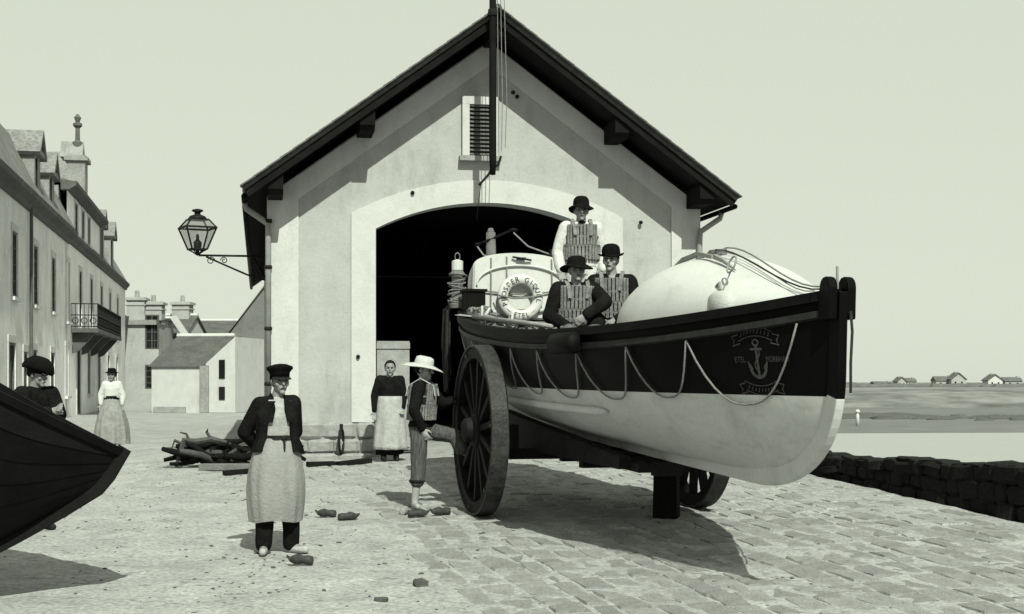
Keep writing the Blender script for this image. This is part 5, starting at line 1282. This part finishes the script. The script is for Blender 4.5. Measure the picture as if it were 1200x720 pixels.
# peaked cap
def peaked_cap(p):
    q = p.Q; c = p.H + q @ V(0, .012, .045); n = 32; b = MB()
    prof = [(.090, -.012), (.092, .03), (.098, .045), (.122, .072), (.118, .092), (.07, .108), (0.001, .110)]
    b.rings([[c + q @ V(r * math.cos(a), r * 1.12 * math.sin(a), z - .10 * 0 + (.012 * -math.sin(a))) for a in [2 * math.pi * j / n for j in range(n)]] for r, z in prof]); h = b.build('cap', M['felt'], p.root, smooth=True)
    b = MB(); o_, i_ = [], []
    for k in range(13):
        a = R(205 + 130 * k / 12); i_.append(c + q @ V(.090 * math.cos(a), .101 * math.sin(a), .0)); o_.append(c + q @ V(.105 * math.cos(a), .155 * math.sin(a), -.028 + .01 * abs(math.cos(a))))
    b.add(i_ + o_, [(k, k + 1, k + 14, k + 13) for k in range(12)]); v_ = b.build('visor', M['leather'], h, smooth=True); v_.modifiers.new('t', 'SOLIDIFY').thickness = .006
peaked_cap(p1)

# 2  woman in the street: white blouse, grey skirt
Y = 30.4; X = px(131, Y)
s2 = skel(1.56, ell=(.25, .03, 1.15), elr=(-.25, .03, 1.15), wrl=(.24, -.02, .93), wrr=(-.24, -.02, .93), shl=(.15, .01, 1.40), shr=(-.15, .01, 1.40))
p2 = Person('person', 'woman in white blouse, dark belt and long grey skirt standing in the street', (X, Y, ground_z(X, Y)), R(5), s2, vox=.011)
p2.top('white_cloth', .010, .92, .014, name='blouse', cut=(3, 9)); apron(p2, 'skirt_grey', .98, .03, .13, .36, .11, .33, 9, .06, name='skirt', seed=2); p2.shoes('leather')
b = MB(); n = 24; b.rings([[V(.155 * math.cos(a), .12 * math.sin(a), .985 + dz) for a in [2 * math.pi * j / n for j in range(n)]] for dz in (-.04, .04)], True, False); b.build('belt', M['black_cloth'], p2.root)
p2.hair(.02); p2.hat([(0, 0), (.13, -.01), (.145, 0), (.13, .01), (.09, .02), (.085, .08), (.05, .1), (0, .1)], 'felt')
um = thing('umbrella', 'furled dark umbrella held at the side of the woman in white blouse', 'umbrella', V(X, Y, ground_z(X, Y)) + V(-.265, -.04, .10))
b = MB(); b.tube([(0, 0, 0), (0, 0, .12), (0, 0, .5), (0, 0, .56)], [.008, .022, .032, .012], 8); b.build('canopy', M['black_cloth'], um, smooth=True); b = MB(); b.tube([(0, 0, .55), (0, 0, .74), (.03, 0, .78), (.05, 0, .74)], .010, 6); b.build('handle', M['leather'], um)

# 3  woman at the boathouse door
Y = 23.0; X = px(457, Y)
s3 = skel(1.56, elr=(-.26, .04, 1.13), wrr=(-.27, -.02, .86), ell=(.24, .04, 1.13), wrl=(.2, -.1, .92))
p3 = Person('person', 'woman in dark bodice and long pale apron at the boathouse doorway', (X, Y, ground_z(X, Y)), R(12), s3, vox=.009, head_yaw=R(-6))
p3.top('black_cloth', .02, .93, .02, name='bodice', cut=(1, 9)); apron(p3, 'black_cloth', .97, .10, .145, .215, .12, .17, 8, .03, name='skirt', seed=9)
b = MB(); rs = []
for i in range(15):
    f = i / 14; z = 1.02 - .84 * f; rx = .19 + .10 * f ** .8; ry = .17 + .12 * f ** .8; rs.append([V(rx * math.cos(a) * (1 + .03 * f * math.sin(9 * a)), ry * math.sin(a) * (1 + .05 * f * math.sin(9 * a + f)), z) for a in [R(188 + 164 * k / 40) for k in range(41)]])
b.rings(rs, False, False); o = b.build('apron', M['pale_cloth'], p3.root, smooth=True); o.modifiers.new('t', 'SOLIDIFY').thickness = .008
p3.shoes('leather'); p3.hair(.014); b = MB(); b.ell(p3.H + V(0, .06, .08), (.05, .05, .045)); b.build('hair_bun', M['hair'], p3.root, smooth=True)

# 4  lifeboatman in straw hat stepping up to the wheel
Y = 16.75; X = px(489, Y)
toe4 = {'r': V(.25, -1, 0), 'l': V(1, -.2, 0)}
s4 = skel(1.72, pelvis=(.03, 0, .94), waist=(.05, 0, 1.07), chest=(.06, 0, 1.28), neck=(.07, -.01, 1.46), head=(.08, -.025, 1.60),
          shr=(.02, -.165, 1.395), shl=(.10, .165, 1.395), elr=(-.04, -.24, 1.13), wrr=(.06, -.19, .92), ell=(.30, .20, 1.20), wrl=(.52, .16, 1.28),
          hipr=(.02, -.085, .90), hipl=(.05, .085, .90), knr=(.015, -.10, .49), anr=(-.03, -.08, .083), knl=(.44, .06, .83), anl=(.60, .05, .46))
p4 = Person('person', 'lifeboatman in wide white hat and cork jacket stepping onto the big wheel', (X, Y, ground_z(X, Y)), R(4), s4, vox=.0075, skin='skin_pale', head_yaw=R(70), head_pitch=R(8), toe=toe4,
            hands={'r': (V(.35, -.15, -.85), V(.6, .7, 0), .5), 'l': (V(1, 0, .1), V(0, 0, -1), .6)})
p4.top('black_cloth', .02, .95, .018, name='jersey'); p4.trousers('stripe_cloth', .026, .42, end_r=.085); p4.life_jacket('canvas'); p4.hair()
for k_ in ('r',):
    a_ = p4.J['kn' + k_].lerp(p4.J['an' + k_], .42); b = MB(); b.torus(a_, .072, .022, n=20, k=8); b.build('trouser_roll', M['dark_cloth'], p4.root, smooth=True)
p4.hat([(.0, -.002), (.19, -.030), (.215, -.036), (.218, -.030), (.19, -.014), (.102, .006), (.099, .04), (.090, .082), (.060, .098), (.0, .094)], 'straw', tilt=R(4), wav=.05, sx=1.05)

# 5-7  crew on the lifeboat
w5 = BWd(-.32, .0, 1.965)
p5 = Person('person', 'lifeboatman in white shirt, cork jacket and black hat standing on the boat', w5, R(6), skel(1.70, elr=(-.27, .02, 1.12), wrr=(-.25, -.10, .90), ell=(.27, .04, 1.12), wrl=(.24, -.06, .92), hipl=(.09, 0, .9), hipr=(-.09, 0, .9)), vox=.009, head_yaw=R(-4))
p5.top('white_cloth', .018, .94, .026, name='shirt'); p5.trousers('white_cloth', .025, .98); p5.shoes('leather'); p5.life_jacket(); p5.hair(); p5.hat(BRIM, 'felt', tilt=R(-4), wav=.12)
b = MB(); b.ell(p5.J['neck'] + V(0, -.075, .0), (.045, .015, .02)); b.build('neckerchief', M['black_cloth'], p5.root, smooth=True)
def seated(**kw):
    J = dict(pelvis=(0, .05, .12), waist=(0, .04, .25), chest=(0, .02, .46), neck=(0, -.01, .64), head=(0, -.035, .775), shl=(.18, .0, .575), shr=(-.18, .0, .575),
             ell=(.27, -.03, .31), elr=(-.27, -.03, .31), wrl=(.12, -.22, .20), wrr=(-.12, -.22, .20), hipl=(.10, .03, .10), hipr=(-.10, .03, .10), knl=(.14, -.40, .12), knr=(-.14, -.40, .12), anl=(.14, -.40, -.28), anr=(-.14, -.40, -.28))
    J.update(kw); return {a: V(v) for a, v in J.items()}
def seat_at(p_, Y, z): return V(px(p_, Y), Y, z)
p6 = Person('person', 'seated lifeboatman with moustache, bowler style hat and dark sleeves', seat_at(717, 15.05, 2.04), R(-6), seated(neck=(0, -.01, .66), head=(-.01, -.035, .80), wrr=(-.10, -.26, .17), wrl=(.06, -.26, .17)), vox=.0085, head_yaw=R(-10))
p6.top('black_cloth', .024, .95, .024, name='jacket'); p6.trousers('black_cloth', .03, .98); p6.shoes('leather'); p6.life_jacket(); p6.hair(); p6.hat(BOWL, 'felt', tilt=R(6), wav=.14)
p7 = Person('person', 'seated lifeboatman in broad slouch hat with one arm across his chest', seat_at(675, 14.85, 1.95), R(8), seated(elr=(-.29, -.05, .30), wrr=(-.12, -.26, .18), ell=(.26, -.22, .44), wrl=(.05, -.30, .30)), vox=.0085, head_yaw=R(2), hands={'l': (V(-.7, -.1, -.5), V(0, 1, 0), .6)})
p7.top('black_cloth', .022, .95, .024, name='jacket'); p7.trousers('grey_cloth', .03, .98); p7.shoes('leather'); p7.life_jacket(); p7.hair(); p7.hat(SLOUCH, 'felt', tilt=R(-2), wav=.08)

# 8  figure in a big beret behind the rowing boat
Y = 15.2; X = px(41, Y)
p8 = Person('person', 'person in dark clothes and wide floppy beret behind the rowing boat', (X, Y, ground_z(X, Y)), R(55), skel(1.75, ell=(.20, -.12, 1.18), wrl=(.05, -.30, 1.24), elr=(-.22, -.12, 1.18), wrr=(-.06, -.30, 1.22), shl=(.175, -.03, 1.40), shr=(-.175, -.03, 1.40), head=(0, -.05, 1.60)), vox=.009, head_yaw=R(15), head_pitch=R(12))
p8.top('black_cloth', .03, .95, .03, name='jacket', cut=(0, 9)); p8.trousers('black_cloth', .03, 1.0); p8.shoes('leather'); p8.hair(.014)
p8.hat([(.0, -.02), (.092, -.03), (.105, -.01), (.165, .0), (.178, .03), (.155, .085), (.09, .125), (.0, .135)], 'felt', tilt=R(8), name='beret', wav=.12, sx=.9, sy=1.0)

# ------------------------------------------------------------------ things on the ground
def clog_mesh():
    b = MB(); rs = []
    for x, w, h, z in ((-.135, .012, .03, .04), (-.13, .038, .08, .045), (-.09, .046, .09, .048), (-.03, .042, .075, .05), (.02, .05, .10, .055), (.07, .047, .085, .05), (.11, .03, .05, .05), (.15, .008, .02, .08)):
        rs.append([V(x, w * math.cos(a), z + (h * .5) * math.sin(a)) for a in [2 * math.pi * j / 12 for j in range(12)]])
    b.rings(rs); return b
def hole_mesh():
    b = MB(); b.ell((-.065, 0, .068), (.05, .032, .014)); return b
CL = clog_mesh().mesh('clog', M['clog_wood'], True); CH = hole_mesh().mesh('opening', M['inside'], True); CL2 = clog_mesh().mesh('clog', M['pale_wood'], True)
def clog(pxx, Y, rz, label, pale=False, group=None, tip=0):
    X = px(pxx, Y); t = thing('clog', label, 'clog', (X, Y, sand_top(X, Y) + .003), R(rz), group); t.rotation_euler = (tip, 0, R(rz))
    t.scale = (.86, .95, .95); o = link('shoe', CL2 if pale else CL, t); link('opening', CH, o)
clog(382, 16.05, 165, 'dark wooden clog lying on the sand, toe turned away from its mate'); clog(407, 15.85, 30, 'tipped dark clog on the sand beside its mate', tip=R(35))
clog(474, 16.25, 80, 'pale clog beside the bare foot of the straw hatted lifeboatman', True); clog(490, 16.0, 15, 'dark clog lying nearest the standing foot of the lifeboatman'); clog(516, 16.15, 205, 'dark clog lying toward the wheel from the lifeboatman')
clog(352, 12.72, 165, 'single dark clog on the sand in front of the man with apron')
ROCK2 = [rock('stone', M['dark_granite'], i + 40, .2) for i in range(4)]
def ground_stone(pxx, Y, s, label):
    X = px(pxx, Y); t = thing('stone', label, 'stone', (X, Y, sand_top(X, Y) + s * .15)); t.rotation_euler = (0, 0, pxx)
    o = link('rock', ROCK2[pxx % 4], t); o.scale = (s * 1.5, s, s * .6)
ground_stone(446, 11.1, .07, 'fist sized dark stone alone on the sand at the edge of the paving')
ground_stone(492, 11.75, .10, 'flat dark stone on the sand beyond the fist sized one')
# heap of tarred canvas over driftwood beside the boathouse
hp = thing('timber_heap', 'ragged heap of dark crooked timbers and weed beside the boathouse', 'heap', (px(283, 23), 23.0, ground_z(px(283, 23), 23)))
rnd = random.Random(17)
for k in range(22):
    x = rnd.uniform(-.8, .75); zz = rnd.uniform(.04, .44 - .22 * abs(x)); L = rnd.uniform(.5, 1.2); an_ = rnd.gauss(0, .35); tl = rnd.gauss(0, .18); yy = rnd.uniform(-.3, .3)
    P = []
    for i in range(7):
        f = i / 6 - .5; P.append(V(x + L * f * math.cos(an_) + rnd.gauss(0, .018), yy + L * f * math.sin(an_) + rnd.gauss(0, .018), max(.03, zz + L * f * tl + rnd.gauss(0, .03))))
    r0 = rnd.uniform(.025, .06); b = MB(); b.tube(P, [r0 * q_ for q_ in (.7, 1, 1.05, .95, .9, .8, .5)], 7); b.build('timber', M['black_cloth'] if k % 5 else M['driftwood'], hp, smooth=True)
b = MB()
for k in range(16): b.ell((rnd.uniform(-.6, .7), rnd.uniform(-.2, .3), rnd.uniform(.05, .26)), (rnd.uniform(.12, .28), rnd.uniform(.1, .22), rnd.uniform(.04, .09)), rot_axis(rnd.uniform(0, 3), 0, rnd.uniform(-.4, .4)))
o = blob_obj('weed', b, M['black_cloth'], hp, .018, 1)
wrinkle(o.data, lambda c: .05 * mnoise.noise(V(c[0] * 11, c[1] * 11, c[2] * 11)) + .03 * mnoise.noise(V(c[0] * 27, c[1] * 27, c[2] * 27)))
lg = thing('driftwood', 'pale forked driftwood trunk leaning out of the timber heap', 'driftwood', (px(225, 22.9), 22.9, ground_z(px(225, 22.9), 22.9)))
for pts_, rr_ in (([(.6, .1, .36), (.3, .06, .44), (.05, .02, .40), (-.12, -.02, .43), (-.19, -.04, .2), (-.24, -.05, 0)], (.04, .05, .055, .05, .04, .03)), ([(.1, .03, .40), (-.1, 0, .34), (-.27, -.02, .42), (-.31, -.03, .3)], (.04, .035, .03, .012)), ([(.3, .06, .42), (.22, .05, .55), (.25, .0, .6)], (.03, .024, .01)), ([(-.05, 0, .42), (-.1, .05, .52), (-.2, .03, .55)], (.03, .02, .01))):
    b = MB(); b.tube(pts_, list(rr_), 6); b.build('branch', M['driftwood'], lg)
def plank(x0, Y0, x1, Y1, w, h, m, label, z=0):
    a = V(px(x0, Y0), Y0, 0); c = V(px(x1, Y1), Y1, 0); a.z = sand_top(a.x, a.y); c.z = sand_top(c.x, c.y); d = c - a
    t = thing('plank', label, 'plank', a + V(0, 0, z)); t.rotation_euler = d.to_track_quat('X', 'Z').to_euler(); b = MB(); b.box((d.length / 2, 0, h / 2), (d.length, w, h)); b.build('board', M[m], t, bevel=.01)
plank(236, 22.2, 300, 22.0, .22, .10, 'grey_wood', 'grey timber lying in front of the timber heap')
plank(262, 21.3, 300, 21.5, .14, .07, 'tar_wood', 'short dark timber lying loose on the sand before the heap')
plank(360, 22.3, 392, 22.5, .14, .08, 'tar_wood', 'dark plank on the sand along the boathouse plinth, beside the man with apron')
plank(396, 22.4, 434, 22.75, .14, .08, 'tar_wood', 'dark plank on the sand along the boathouse plinth, ending by the doorway')
# loose pebbles and dark litter scattered on the sand
b = MB(); rnd = random.Random(99)
for k in range(4200):
    Y = rnd.uniform(9.5, 24) ; X = rnd.uniform(-.38 * Y, min(quay_x(Y) - .2, .38 * Y)); r = rnd.choice([.004, .006, .008, .01, .010, .013, .018]) * rnd.uniform(.7, 1.2)
    if paved(X, Y) > .5 and rnd.random() < .55: continue
    if mnoise.noise(V(X * 1.1, Y * .8, 5)) + .5 * mnoise.noise(V(X * 3, Y * 2, 9)) < rnd.uniform(-.3, .6): continue
    q = rot_axis(rnd.uniform(0, 6), 0, 0); b.ell((X, Y, sand_top(X, Y) + r * .2), (r * rnd.uniform(1, 2), r, r * .5), q, 6, 4)
o = b.build('pebbles', M['dark_granite'], smooth=False); o['kind'] = 'stuff'; tag(o, 'small pebbles and litter scattered over the sand', 'pebbles')

bpy.data.scenes.remove(WORK)
